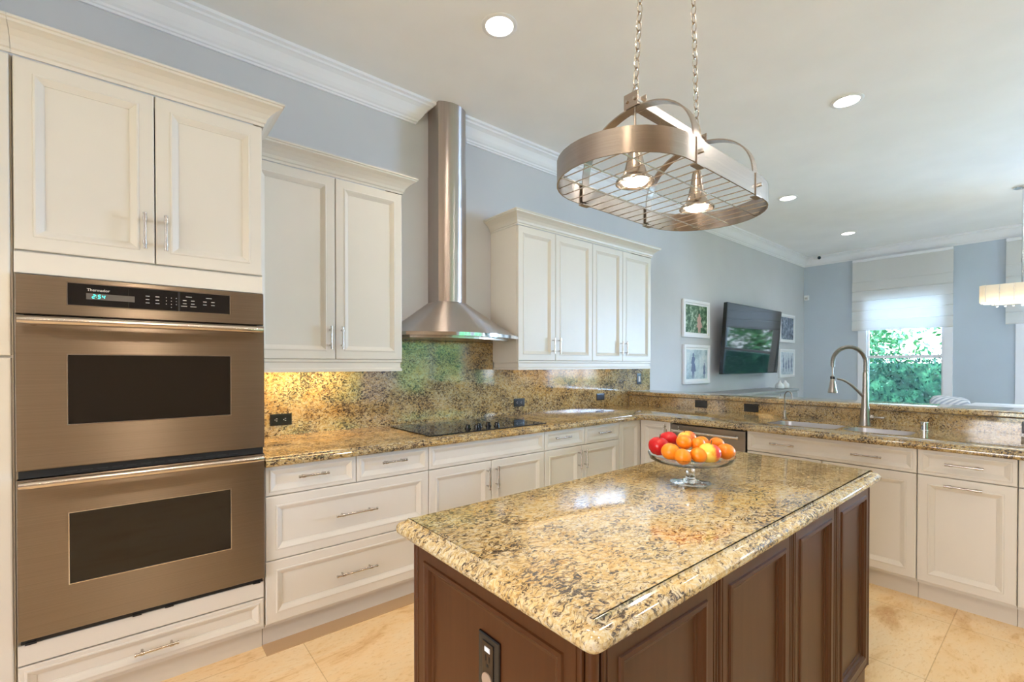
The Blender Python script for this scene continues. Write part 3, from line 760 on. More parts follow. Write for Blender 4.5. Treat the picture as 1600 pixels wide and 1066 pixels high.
# ================================================================== COOKTOP
t = thing('cooktop', 'black glass cooktop set flush in the granite under the hood', 'cooktop', (1.78, -.40, .875))
obj('glass_top', B(1.318, 2.243, -.655, -.135, .8745, .8815, bev=.003), 'blackglass', t)
for i, (x, y) in enumerate(((1.655, -.545), (1.700, -.580), (1.752, -.532), (1.835, -.520), (1.868, -.572))):
    bm = nb(); lathe(bm, [(.021, .8816), (.021, .886), (.016, .888), (.0145, .904), (.012, .906), (0, .906)], (x, y, 0), 24)
    box(bm, x - .004, x + .004, y - .016, y + .016, .900, .909, bev=.001); obj('knob', bm, 'dark', t, True)
for i, (x, y, r) in enumerate(((1.48, -.27, .085), (1.48, -.50, .07), (2.07, -.27, .10), (2.07, -.50, .07), (1.78, -.30, .085))):
    bm = nb()
    R = [[bm.verts.new((x + q * math.cos(a * PI / 24), y + q * math.sin(a * PI / 24), .88165)) for a in range(48)] for q in (r, r + .0015)]
    for k in range(48): bm.faces.new((R[0][k], R[0][(k + 1) % 48], R[1][(k + 1) % 48], R[1][k]))
    obj('burner_ring', bm, mat('ring_print_%d' % i, (.05, .05, .05), .3), t)

# ================================================================== OUTLETS
def outlet(F, u, v, w, h, label, n0, name='power_outlet', vert=False, sockets=True, cat='outlet', group='black outlets on the granite'):
    p = F(u, v, n0); t = thing(name, label, cat, tuple(p), group)
    pl = obj('cover_plate', front(F, u - w / 2, u + w / 2, v - h / 2, v + h / 2, [(0, n0 + .0005), (0, n0 + .004), (.002, n0 + .006), (.012, n0 + .0065)]), 'dark', t)
    if sockets:
        for s in (-1, 1):
            bm = nb(); c = F(u + (0 if vert else s * w * .23), v + (s * h * .23 if vert else 0), n0 + .0068)
            for du, dv, a, b in ((-.006, .0, .0012, .004), (.006, .0, .0012, .004), (0, -.009, .002, .002)):
                uu = (u + (0 if vert else s * w * .20)) + (du if vert else dv); vv = (v + (s * h * .2 if vert else 0)) + (dv if vert else du)
                aa, bb = (a, b) if vert else (b, a)
                Q = [F(uu - aa, vv - bb, n0 + .0070), F(uu + aa, vv - bb, n0 + .0070), F(uu + aa, vv + bb, n0 + .0070), F(uu - aa, vv + bb, n0 + .0070)]
                bm.faces.new([bm.verts.new(q) for q in Q])
            obj('socket_slots', bm, 'print', t)
    return t
Fw = F_back(0)
outlet(Fw, .680, .966, .118, .068, 'black two-socket outlet on the backsplash, nearest the ovens', .0301)
outlet(Fw, 2.523, .970, .118, .068, 'black outlet on the backsplash just right of the cooktop', .0301)
outlet(Fw, 3.582, .971, .118, .068, 'black outlet on the backsplash below the right end of the four-door cabinet', .0301, sockets=False)
Fp = F_side(XBW)
outlet(Fp, -.829, .926, .118, .068, 'black outlet on the low bar splash nearest the corner', .0002, sockets=False)
outlet(Fp, -1.273, .922, .118, .068, 'black outlet on the low bar splash beside the small tap', .0002, sockets=False)
outlet(Fp, -2.870, .918, .118, .068, 'black outlet on the low bar splash at the right edge of the picture', .0002, sockets=False)
t = outlet(Fw, 4.221, 1.135, .075, .118, 'dark wall switch at the right end of the backsplash', .0301, name='wall_switch', vert=True, sockets=False, cat='switch', group=None)
obj('rocker', B(4.205, 4.237, -.040, -.0366, 1.105, 1.165), 'print', t)

# ================================================================== FAUCET, TAP, SOAP
t = thing('kitchen_faucet', 'tall brushed nickel spring-neck faucet with a pull-down spray head at the sink', 'faucet', (3.875, -2.098, .8745))
bx, by = 3.875, -2.098; dx, dy = -.70, .714   # direction the spout swings out
bm = nb(); lathe(bm, [(.033, .8745), (.033, .880), (.0315, .884), (.0285, .93), (.0245, .985), (.0205, 1.04), (.0170, 1.10), (.0155, 1.20), (.0155, 1.235), (0, 1.235)], (bx, by, 0), 28); obj('column', bm, 'satin', t, True, 50)
R_ = .105; top = 1.305
def sp_pt(a, r=R_): return Vector((bx + dx * (r - r * math.cos(a)), by + dy * (r - r * math.cos(a)), top + r * 1.0 * math.sin(a)))
path = [Vector((bx, by, 1.23 + .0125 * i)) for i in range(6)] + [sp_pt(PI * i / 28) for i in range(29)] + [Vector((bx + dx * 2 * R_, by + dy * 2 * R_, top - .015 * i)) for i in range(1, 3)]
bm = nb(); tube(bm, path, .0075, 10)
# helical spring
import itertools
L = [0]
for a, b in zip(path, path[1:]): L.append(L[-1] + (b - a).length)
tot = L[-1]; pitch = .0062; hel = []; N = int(tot / pitch * 10)
def at(s):
    for i in range(len(L) - 1):
        if L[i + 1] >= s: f = (s - L[i]) / (L[i + 1] - L[i]); return path[i].lerp(path[i + 1], f), (path[i + 1] - path[i]).normalized()
    return path[-1], (path[-1] - path[-2]).normalized()
side = Vector((-dy, dx, 0))
for k in range(N + 1):
    p, tt = at(tot * k / N); a = tt.cross(side).normalized(); ph = 2 * PI * k / 10
    hel.append(p + (side * math.cos(ph) + a * math.sin(ph)) * .0118)
b2 = nb(); tube(b2, hel, .0023, 5)
obj('hose', bm, 'satin', t, True); obj('spring', b2, 'satin', t, True, 60)
ex, ey = bx + dx * 2 * R_, by + dy * 2 * R_
bm = nb(); cyl(bm, (ex, ey, 1.28), (ex, ey, 1.215), .0055, n=14); obj('hose_end', bm, 'satin', t, True)
bm = nb(); lathe(bm, [(.006, 1.218), (.011, 1.212), (.012, 1.206), (.012, 1.188), (.0135, 1.186), (.016, 1.17), (.027, 1.105), (.028, 1.098), (.024, 1.094), (0, 1.094)], (ex, ey, 0), 24); sh = obj('spray_head', bm, 'satin', t, True, 50)
bm = nb(); lathe(bm, [(.0140, 1.208), (.0140, 1.190)], (ex, ey, 0), 24); obj('collar', bm, 'dark', sh, True)
bm = nb(); pts = []
for k in range(13):
    s = k / 12; r = .016 + (2 * R_ - .03 - .016) * s
    pts.append((bx + dx * r, by + dy * r, 1.075 + .115 * math.sin(s * PI / 2)))
tube(bm, pts, .0075, 10, radii=[.010 - .004 * k / 12 for k in range(13)]); obj('support_arm', bm, 'satin', t, True)
bm = nb(); cyl(bm, (bx, by, .930), (bx + .012, by - .045, .932), .014, n=18)
box(bm, bx + .004, bx + .030, by - .105, by - .040, .926, .936, bev=.003); obj('lever', bm, 'satin', t, True)
t = thing('water_tap', 'small slender filtered water tap with a gooseneck, left of the big faucet', 'faucet', (3.86, -1.60, .8745))
bx, by = 3.86, -1.60
bm = nb(); lathe(bm, [(.017, .8745), (.017, .881), (.010, .885), (.009, .935), (.0065, .940), (0, .940)], (bx, by, 0), 20); obj('base', bm, 'satin', t, True)
bm = nb(); pts = [(bx, by, .93 + i * .02) for i in range(6)] + [(bx - .020 + .020 * math.cos(a), by - .032 + .032 * math.cos(a), 1.045 + .042 * math.sin(a)) for a in [PI * i / 14 for i in range(15)]] + [(bx - .040, by - .064, 1.030)]
tube(bm, pts, .0048, 10); obj('spout', bm, 'satin', t, True)
bm = nb(); cyl(bm, (bx, by, .915), (bx - .004, by - .028, .920), .004, n=10); obj('lever', bm, 'satin', t, True)
t = thing('soap_dispenser', 'short round nickel air gap cap standing right of the sink', 'soap dispenser', (3.826, -2.412, .8745))
bm = nb(); lathe(bm, [(.024, .8745), (.024, .880), (.020, .882), (.020, .915), (.0215, .917), (.0215, .928), (.018, .932), (0, .932)], (3.826, -2.412, 0), 24); obj('cap', bm, 'chrome', t, True)

# ================================================================== ISLAND
IX0, IX1, IY0, IY1 = .575, 2.222, -2.495, -1.872
t = thing('kitchen_island', 'dark stained wooden island base with framed panels under the golden granite slab', 'island', ((IX0 + IX1) / 2, -2.18, 0))
r = .0
bm = nb(); body = [(IX0 + .02, IY1 - .02), (IX0 + .02, IY0 + .02), (IX1 - .02, IY0 + .02), (IX1 - .02, IY1 - .02)]
box(bm, IX0 + .02, IX1 - .02, IY0 + .02, IY1 - .02, .02, .8335); obj('body', bm, 'wood', t)
bm = nb(); box(bm, IX0 + .012, IX1 - .012, IY0 + .012, IY1 - .012, 0, .119, bev=.003); obj('plinth', bm, 'wood', t)
WP = [(0, -.018), (0, -.004), (.0015, -.001), (.004, 0), (.008, .0), (.009, -.002), (.013, -.002), (.014, 0), (.042, 0), (.044, .004), (.052, .005), (.056, .001), (.060, -.001), (.064, -.008), (.072, -.009), (.074, -.012)]
Fi = F_side(IX0); Fr = F_back(IY0)
# near end panel, corner posts, four door panels on the right side
for (x, y) in ((IX0 + .012, IY0 + .012), (IX1 - .012, IY0 + .012), (IX0 + .012, IY1 - .012)):
    bm = nb(); cyl(bm, (x, y, .119), (x, y, .8335), .0115, n=20); obj('corner_post', bm, 'wood', t, True)
obj('end_panel', front(Fi, IY0 + .024, IY1 - .024, .122, .832, WP), 'wood', t)
obj('end_panel', front(lambda u, v, n: Vector((IX1 + n, u, v)), IY0 + .024, IY1 - .024, .122, .832, WP), 'wood', t)
obj('back_panel', front(lambda u, v, n: Vector((u, IY1 + n, v)), IX0 + .024, IX1 - .024, .122, .832, WP), 'wood', t)
for a, b in ((IX0 + .024, .985), (1.003, 1.415), (1.433, 1.795), (1.813, IX1 - .024)):
    obj('door_panel', front(Fr, a, b, .122, .832, WP), 'wood', t)
for x in (.994, 1.424, 1.804):
    bm = nb(); cyl(bm, (x, IY0 + .008, .122), (x, IY0 + .008, .832), .007, n=12); obj('bead', bm, 'wood', t, True)
bm = nb(); isl = fillet([(.545, -1.817), (.545, -2.523), (2.272, -2.523), (2.272, -1.817)], {0: .03, 1: .03, 2: .03, 3: .03}, .03, 6)
# clockwise seen from below -> reverse so that the outside is on the right
slab(bm, isl, .874)
o = obj('island_countertop', bm, 'granite_island', None, True, 30); tag(o, 'golden granite slab with stepped edge, colour lightened for its sheen, on the dark island, under the fruit stand', 'countertop')
t = outlet(Fi, -2.203, .645, .072, .135, 'dark bronze power outlet plate on the near end of the island', -.0118, vert=True, sockets=False, group=None)
M['bronze'] = mat('dark_bronze', (.06, .040, .025), .3, .6)
obj('socket_face', B(IX0 + .0035, IX0 + .0052, -2.222, -2.184, .592, .700), 'bronze', t)
bm = nb()
for y, z, a, b in ((-2.197, .667, .0014, .006), (-2.209, .667, .0014, .006), (-2.203, .652, .003, .003)): box(bm, IX0 + .0028, IX0 + .0034, y - a, y + a, z - b, z + b)
obj('socket_slots', bm, 'gap', t)
obj('night_light', B(IX0 + .0022, IX0 + .0034, -2.212, -2.194, .681, .691), mat('light_lens', (.75, .82, .9), .1), t)
bm = nb(); cyl(bm, (IX0 + .0034, -2.203, .620), (IX0 + .0008, -2.203, .620), .017, n=28); obj('round_disc', bm, mat('brushed_disc', (.55, .45, .38), .4, .6), t, True)

# ================================================================== FRUIT STAND AND FRUIT
fx, fy = 1.517, -2.137
t = thing('fruit_stand', 'clear glass pedestal fruit bowl on the island granite', 'bowl', (fx, fy, .8745))
bm = nb(); lathe(bm, [(0, .8746), (.066, .8746), (.069, .877), (.066, .8795), (.030, .883), (.016, .888), (.0135, .900), (.0135, .930), (.018, .942), (.034, .948), (0, .948)], (fx, fy, 0), 48); obj('foot', bm, 'glass', t, True, 60)
bm = nb(); lathe(bm, [(0, .9482), (.100, .9482), (.126, .951), (.138, .958), (.1435, .972), (.1445, .975), (.1430, .9755), (.1412, .972), (.135, .961), (.124, .9552), (.10, .9520), (0, .9520)], (fx, fy, 0), 64); obj('dish', bm, 'glass', t, True, 60)
def fruit(kind, x, y, z, r, m, label, tilt=0):
    nm = 'apple' if kind == 'apple' else 'orange'
    t = thing(nm, label, 'fruit', (x, y, z - r), 'apples in the glass bowl' if nm == 'apple' else 'oranges in the glass bowl')
    prof = []
    n = 18
    for i in range(n + 1):
        a = -PI / 2 + PI * i / n
        if kind == 'apple':
            rr = r * 1.02 * math.cos(a) * (1 + .07 * math.sin(a)); h = r * .94 * math.sin(a)
            k = max(0, 1 - abs(math.cos(a)) / .42)
            h += (-.32 if a > 0 else .16) * r * k * k
        else: rr = r * 1.03 * math.cos(a); h = r * .93 * math.sin(a); k = max(0, 1 - abs(math.cos(a)) / .18); h -= math.copysign(.05 * r * k, a)
        prof.append((max(rr, 0), h))
    prof[0] = (0, prof[0][1]); prof[-1] = (0, prof[-1][1])
    rot = Matrix.Rotation(tilt, 4, 'X') @ Matrix.Rotation(tilt * .7, 4, 'Y')
    bm = nb(); lathe(bm, prof, (0, 0, 0), 32)
    for v in bm.verts:
        if kind == 'apple':
            an = math.atan2(v.co.y, v.co.x); v.co *= 1 + .018 * math.cos(5 * an) * (.5 - .5 * v.co.z / r)
    bmesh.ops.transform(bm, matrix=Matrix.Translation((x, y, z)) @ rot, verts=bm.verts)
    s = obj('skin', bm, m, t, True, 80)
    bm = nb()
    if kind == 'apple': tube(bm, [(0, 0, r * .55), (.001, .001, r * .85), (.003, .002, r * 1.22)], .0014, 6)
    else: lathe(bm, [(.0035, r * .875), (.003, r * .91), (0, r * .915)], (0, 0, 0), 8)
    bmesh.ops.transform(bm, matrix=Matrix.Translation((x, y, z)) @ rot, verts=bm.verts)
    obj('stem', bm, 'stem', t, True)
fruit('apple', 1.478, -2.035, .993, .036, 'apple_red', 'deep red apple at the left end of the glass bowl', .1)
fruit('apple', 1.563, -2.022, 1.006, .033, 'apple_red', 'red apple behind the deep red one, second from the left', -.15)
fruit('apple', 1.588, -2.083, 1.012, .034, 'apple_mix', 'red and yellow streaked apple at the back of the bowl', -.25)
fruit('apple', 1.516, -2.206, .988, .0365, 'apple_yel', 'yellow apple blushed red at the front right of the bowl', .15)
for x, y, z, r, lb, ti in ((1.428, -2.114, .990, .031, 'large orange at the front left, right of the deep red apple', .2), (1.416, -2.166, .981, .028, 'small orange nearest the viewer with its navel showing', .9),
                       (1.480, -2.133, 1.020, .026, 'orange on top of the pile at the middle of the bowl', .5), (1.524, -2.160, 1.013, .024, 'orange half hidden behind the middle ones, upper pile', -.3),
                       (1.474, -2.190, .984, .027, 'orange in the front row left of the yellow apple', .4), (1.603, -2.132, 1.005, .025, 'orange at the back, in front of the dishwasher from here', 0),
                       (1.650, -2.165, .999, .026, 'orange peeping out behind the yellow apple', .2), (1.620, -2.214, .982, .030, 'orange at the right end of the glass bowl', .3)):
    fruit('orange', x, y, z, r, 'orange', lb, ti)

# ================================================================== POT RACK PENDANT
px0, px1, py, zr0, zr1 = 1.130, 1.478, -2.178, 1.805, 1.870
t = thing('pot_rack_light', 'oval brushed nickel pot rack pendant with two lamps hanging on chains over the island', 'pendant light', ((px0 + px1) / 2, py, 1.8))
W_ = .198; EXT = .040
def stadium(w, n=18):
    a, b = px0 - EXT + .0, px1 + EXT; P = []
    for k in range(n + 1): th = PI / 2 + PI * k / n; P.append((a + w * math.cos(th), py + w * math.sin(th)))
    for k in range(n + 1): th = -PI / 2 + PI * k / n; P.append((b + w * math.cos(th), py + w * math.sin(th)))
    return P
bm = nb(); P = stadium(W_); Q = stadium(W_ - .004)
R = [[bm.verts.new((x, y, z)) for x, y in pp] for pp, z in ((P, zr0), (P, zr1), (Q, zr1), (Q, zr0))]
for A, C in zip(R, R[1:] + R[:1]):
    k = len(A)
    for i in range(k): bm.faces.new((A[i], A[(i + 1) % k], C[(i + 1) % k], C[i]))
obj('ring', bm, 'strap', t, True, 40)
def strapbox(bm, pts, wdir, w, th):
    """flat strap following pts, width along wdir"""
    wd = Vector(wdir); R = []
    pts = [Vector(p) for p in pts]
    for i, p in enumerate(pts):
        tt = (pts[min(i + 1, len(pts) - 1)] - pts[max(i - 1, 0)]).normalized(); nn = tt.cross(wd).normalized()
        R.append([bm.verts.new(p + wd * a * w / 2 + nn * b * th / 2) for a, b in ((-1, -1), (1, -1), (1, 1), (-1, 1))])
    for A, C in zip(R, R[1:]):
        for k in range(4): bm.faces.new((A[k], A[(k + 1) % 4], C[(k + 1) % 4], C[k]))
    bm.faces.new(R[0]); bm.faces.new(R[-1])
for x in (px0, px1):
    bm = nb(); n = 28
    pts = [(x, py + (W_ - .009) * math.cos(PI * k / n), zr1 - .012 + (2.030 - zr1 + .012) * math.sin(PI * k / n) ** .8) for k in range(n + 1)]
    pts = [(x, py + W_ - .009, zr0 + .006)] + pts + [(x, py - W_ + .009, zr0 + .006)]
    strapbox(bm, pts, (1, 0, 0), .030, .004); a = obj('arch', bm, 'strap', t, True, 40)
    for s in (-1, 1):
        bm = nb(); y = py + s * (W_ + .003); y2 = py + s * (W_ - .002)
        box(bm, x - .019, x + .019, min(y, y2), max(y, y2), zr0 - .003, zr1 + .002, bev=.001)
        box(bm, x - .019, x + .019, min(py + s * (W_ + .003), py + s * (W_ - .016)), max(py + s * (W_ + .003), py + s * (W_ - .016)), zr0 - .005, zr0 - .0025)
        br = obj('bracket', bm, 'strap', t)
        bm = nb(); cyl(bm, (x, y - s * .001, (zr0 + zr1) / 2), (x, y + s * .009, (zr0 + zr1) / 2), .0055, n=6); obj('bolt', bm, 'nickel', br)
bm = nb(); box(bm, px0 - .018, px1 + .018, py - .015, py + .015, 2.036, 2.040, bev=.0008); box(bm, px0 - .018, px1 + .018, py - .015, py - .012, 2.040, 2.060); box(bm, px0 - .018, px1 + .018, py + .012, py + .015, 2.040, 2.060)
bmx = obj('top_beam', bm, 'strap', t)
for x in (px0, px1):
    for a0, a1 in ((x - .0215, x - .019), (x + .019, x + .0215)): hb = obj('hanger_bracket', B(a0, a1, py - .024, py + .024, 2.028, 2.070, bev=.001), 'strap', t)
    bm = nb()
    for s in (-1, 1): cyl(bm, (x - .026, py + s * .013, 2.048), (x + .026, py + s * .013, 2.048), .0045, n=6)
    obj('bolt', bm, 'nickel', hb)
    bm = nb(); cyl(bm, (x, py, 2.036), (x, py, 1.93), .0035, n=10); obj('lamp_stem', bm, 'nickel', t, True)
    bm = nb(); lathe(bm, [(.008, 1.945), (.013, 1.942), (.016, 1.925), (.021, 1.895), (.028, 1.862), (.036, 1.838), (.049, 1.826), (.055, 1.822), (.0555, 1.816), (.052, 1.816), (.050, 1.821), (.034, 1.835), (.025, 1.862), (.017, 1.895), (.012, 1.925), (0, 1.938)], (x, py, 0), 32, cap=False)
    ls = obj('lamp_shade', bm, 'strap', t, True, 60)
    bm = nb(); lathe(bm, [(0, 1.832), (.030, 1.830), (.038, 1.824), (.034, 1.816), (.020, 1.811), (0, 1.809)], (x, py, 0), 24); obj('bulb', bm, 'bulb', ls, True)
    l = lamp('rack_spot', 'SPOT', (0, 0, 0), 7, (1, .84, .58), spot_size=math.radians(125), spot_blend=.8, shadow_soft_size=.03); l.parent = t; l.location = Vector((x, py, 1.803)) - t.location
# wire grid
def half_len(y):
    d = abs(y - py); return (px0 - EXT - math.sqrt(max(0, (W_ - .003) ** 2 - d * d)), px1 + EXT + math.sqrt(max(0, (W_ - .003) ** 2 - d * d)))
zg = zr0 + .010
for y in (py - .1, py, py + .1):
    a, b = half_len(y); bm = nb(); cyl(bm, (a, y, zg - .0035), (b, y, zg - .0035), .0019, n=8); obj('grid_rail', bm, 'nickel', t, True)
nx = 17; xa, xb = px0 - EXT - W_, px1 + EXT + W_
for k in range(1, nx):
    x = xa + (xb - xa) * k / nx
    dd = 0 if px0 - EXT <= x <= px1 + EXT else (px0 - EXT - x if x < px0 else x - px1 - EXT)
    h = math.sqrt(max(.0001, (W_ - .003) ** 2 - dd * dd)); bm = nb(); cyl(bm, (x, py - h, zg), (x, py + h, zg), .0017, n=8); obj('grid_bar', bm, 'nickel', t, True)
def chain(x0, z0, x1, z1):
    bm = nb(); p0 = Vector((x0, py, z0)); p1 = Vector((x1, py, z1)); d = (p1 - p0); n = int(d.length / .0275); d.normalize()
    step = (p1 - p0) / n
    for k in range(n):
        c = p0 + step * (k + .5); a = d.orthogonal().normalized(); a = Matrix.Rotation(PI / 2 * (k % 2) + .6, 3, d) @ a
        big = 1.0 if k else 1.45; hl = .0125 * (1 if k else 1.35); hr = .0085 * big
        tube(bm, [c + d * (.0 + (hl + .0045) * math.sin(q)) + a * hr * math.cos(q) * (1 if abs(math.sin(q)) < .8 else .95) for q in [2 * PI * i / 12 for i in range(12)]], .0022, 6, closed=True)
    return bm
for x, xt in ((px0, px0 + .085), (px1, px1 - .062)):
    obj('chain', chain(x, 2.066, xt, ZC - .045), 'chain', t, True)
    bm = nb(); lathe(bm, [(.055, ZC - .001), (.055, ZC - .008), (.03, ZC - .022), (.008, ZC - .028), (.006, ZC - .045), (0, ZC - .045)], (xt, py, 0), 28); obj('ceiling_cup', bm, 'nickel', t, True)

# ================================================================== RECESSED DOWNLIGHTS
CANS = [((1.567, -.984), 'recessed ceiling light above the island end of the ovens, nearest and largest'), ((3.893, -1.978), 'recessed ceiling light above the faucet, right of the pot rack'),
        ((5.653, -.980), 'recessed ceiling light just right of the pot rack ring in the view'), ((7.821, -.988), 'farthest recessed ceiling light, in front of the window wall'),
        ((0.06, -2.6), None), ((1.5, -3.7), None), ((-.9, -3.7), None), ((3.2, -3.6), None), ((6.0, -4.6), None)]  # None: unseen; those behind the camera are added fill for the cabinet fronts

for i, ((x, y), lb) in enumerate(CANS):
    t = thing('recessed_light', lb or 'unseen recessed ceiling light added behind the viewpoint, out of the picture', 'ceiling light', (x, y, ZC - .01), 'recessed lights in the ceiling')
    bm = nb(); lathe(bm, [(.098, ZC - .0005), (.098, ZC - .004), (.092, ZC - .007), (.076, ZC - .007), (.074, ZC - .0005)], (x, y, 0), 40, cap=False); obj('trim_ring', bm, 'white', t, True)
    bm = nb(); lathe(bm, [(.0745, ZC - .0005), (.0745, ZC - .0035), (.05, ZC - .0045), (0, ZC - .005)], (x, y, 0), 32); obj('lens', bm, 'can_glow', t, True)
    e = {1.567: 12, 3.893: 9, .06: 55, 1.5: 18, -.9: 7, 3.2: 18}.get(x, 7)
    l = lamp('downlight', 'SPOT', (0, 0, 0), e * 2.2, (1, .78, .56) if x < 1.0 else ((1, .83, .66) if x < 3 else ((1, .96, .93) if x < 5 else (.90, .95, 1))), spot_size=math.radians(150 if lb else (114 if x == .06 else 172)), spot_blend=1.0 if lb else .25, shadow_soft_size=.07); l.parent = t; l.location = Vector((x, y, ZC - .02)) - t.location

# ================================================================== TV WALL
t = thing('television', 'large flat black television on the wall between the framed photographs, mirroring a window', 'television', (6.7, -.1, 1.17))
def slabpoly(name, u0, u1, zb, zt, yb_, yt_, th, m, parent, inset=0):
    bm = nb(); u0 += inset; u1 -= inset; f = inset / (zt - zb)
    zb2, zt2 = zb + inset, zt - inset; y0 = yb_ + (yt_ - yb_) * f; y1 = yt_ + (yb_ - yt_) * f
    V = [bm.verts.new(p) for p in ((u0, y0, zb2), (u1, y0, zb2), (u1, y1, zt2), (u0, y1, zt2), (u0, y0 + th, zb2), (u1, y0 + th, zb2), (u1, y1 + th, zt2), (u0, y1 + th, zt2))]
    for q in ((0, 1, 2, 3), (7, 6, 5, 4), (0, 4, 5, 1), (1, 5, 6, 2), (2, 6, 7, 3), (3, 7, 4, 0)): bm.faces.new([V[i] for i in q])
    return obj(name, bm, m, parent)
slabpoly('casing', 5.850, 7.590, 1.165, 2.085, -.155, -.215, .045, 'dark', t)
slabpoly('screen', 5.850, 7.590, 1.165, 2.085, -.1565, -.2165, .002, 'tv', t, .012)
bm = nb(); box(bm, 6.55, 6.90, -.155, -.12, 1.45, 1.80); box(bm, 6.65, 6.8, -.125, -.001, 1.55, 1.7); obj('wall_mount', bm, 'dark', t)
def frame(x0, x1, z0, z1, m, label, figs=()):
    t = thing('picture_frame', label, 'picture', ((x0 + x1) / 2, -.01, z0), 'framed photographs around the television')
    frame_panel(x0, x1, z0, z1, (x0 + .035, x1 - .035, z0 + .035, z1 - .035), .030, .028, y=-.001, m='trim', name='frame', parent=t)
    mt = obj('mat_board', B(x0 + .036, x1 - .036, -.020, -.006, z0 + .036, z1 - .036), 'mount', t)
    e = .06 if x0 < 7 else .05
    ph = obj('photograph', B(x0 + e, x1 - e, -.0215, -.0202, z0 + e, z1 - e), m, t)
    W = x1 - x0; H = z1 - z0
    for u, v, w, h, mm in figs:
        bm = nb(); cx_, cz_ = x0 + W * u, z0 + H * v
        P = [(-.16, 0), (-.06, 0), (0, .24), (.08, 0), (.18, 0), (.20, .26), (.50, .28), (.36, .50), (.22, .62), (.34, .74), (.26, .82), (.10, .84), (.14, .93), (.07, .99), (-.07, .99), (-.14, .93), (-.10, .84), (-.26, .82), (-.40, .58), (-.30, .55), (-.22, .66), (-.42, .28), (-.22, .26)]
        f = bm.faces.new([bm.verts.new((cx_ + a * w * W, -.0222, cz_ + b * h * H)) for a, b in P])
        obj('printed_figure', bm, mm, ph)
frame(5.133, 5.765, 1.625, 2.085, 'photo_green', 'white framed photo of a person in pale dress among leaves, upper left of television', [(.60, .14, .24, .52, 'skinprint')])
frame(5.150, 5.775, 1.050, 1.534, 'photo_lawn', 'white framed photo of a woman in a light dress on grass, lower left of television', [(.35, .14, .20, .66, 'bluedress'), (.78, .14, .10, .40, 'bluedress')])
frame(8.050, 8.669, 1.653, 2.114, 'photo_grey', 'white framed dark grey photo, upper right of the television')
frame(8.047, 8.676, 1.078, 1.542, 'photo_pale', 'white framed grey family photo, lower right of the television', [(.25, .2, .09, .6, 'bluedress'), (.42, .2, .09, .4, 'bluedress'), (.6, .2, .09, .5, 'bluedress'), (.78, .2, .09, .58, 'bluedress')])
# console and bottles
t = thing('media_console', 'low grey console under the television, just seen over the bar ledge', 'console', (6.3, -.24, 0))
obj('top', B(4.95, 7.65, -.44, -.02, .905, .935, bev=.003), 'counterwood', t)
bm = nb(); box(bm, 4.98, 7.62, -.42, -.02, .08, .904); obj('body', bm, 'counterwood', t)
for i in range(4): obj('door', B(5.0 + i * .655, 5.63 + i * .655, -.436, -.4205, .12, .88, bev=.003), 'counterwood', t)
for x, lb in ((7.30, 'white ceramic bottle vase, left of the pair on the console'), (7.50, 'white ceramic bottle vase, right of the pair on the console')):
    bm = nb(); lathe(bm, [(.035, .936), (.056, .942), (.060, .97), (.050, 1.005), (.022, 1.028), (.015, 1.045), (.017, 1.058), (.012, 1.058), (.010, 1.04), (0, 1.03)], (x, -.30, 0), 28)
    o = obj('bottle_vase', bm, 'ceramic', None, True, 60); tag(o, lb, 'vase', 'white vases on the console')

# ================================================================== FAR WINDOW WALL
def blind(y0, y1, label):
    t = thing('roman_blind', label, 'blind', (XR - .05, (y0 + y1) / 2, 1.83), 'white roman blinds')
    bm = nb(); zt, zb = 2.985, 1.833; xs = XR - .055
    prof = []
    nf = 6
    prof = [(xs, zt)]
    zz = zt - .36
    prof += [(xs - .001, zt - .2), (xs, zz)]
    k = (zz - zb) / 5
    for i in range(5):
        a = zz - i * k; prof += [(xs - .012, a - .012), (xs - .020, a - k * .75), (xs - .016, a - k * .93), (xs - .001, a - k)]
    front_ = [[bm.verts.new((x, y, z)) for y in (y0, y1)] for x, z in prof]
    back_ = [[bm.verts.new((x + .002, y, z)) for y in (y0, y1)] for x, z in prof]
    for A, C in zip(front_, front_[1:]): bm.faces.new((A[0], A[1], C[1], C[0]))
    obj_ = bm
    for A, C in zip(back_, back_[1:]): bm.faces.new((A[1], A[0], C[0], C[1]))
    obj('fabric', bm, 'blind', t)
    obj('headrail', B(XR - .075, XR - .005, y0 + .003, y1 - .003, 2.945, 2.985), 'trim', t)
blind(-1.925, -.722, 'white folded roman blind over the window nearest the television')
blind(-3.66, -2.440, 'white roman blind at the right edge of the picture behind the chandelier')
t = thing('security_camera', 'small white camera with dark lens at the ceiling corner above the window wall', 'camera', (9.03, -.235, 3.10))
bm = nb(); lathe(bm, [(.035, 3.146), (.035, 3.135), (.015, 3.128), (0, 3.128)], (9.0, -.22, 0), 20); obj('base', bm, 'white', t, True)
bm = nb(); cyl(bm, (9.01, -.215, 3.110), (8.93, -.30, 3.085), .034, n=20); obj('housing', bm, 'white', t, True)
bm = nb(); cyl(bm, (8.931, -.299, 3.0855), (8.926, -.305, 3.084), .027, n=20); obj('lens', bm, mat('dark_lens', (.006, .01, .03), .1), t, True)
t = thing('motion_sensor', 'small white motion sensor in the corner beside the window wall', 'sensor', (XR - .03, -.045, 2.44))
obj('housing', B(XR - .05, XR - .002, -.085, -.015, 2.415, 2.500, bev=.008), 'white', t)
obj('lens', B(XR - .054, XR - .0505, -.072, -.028, 2.43, 2.465, bev=.001), 'print', t)

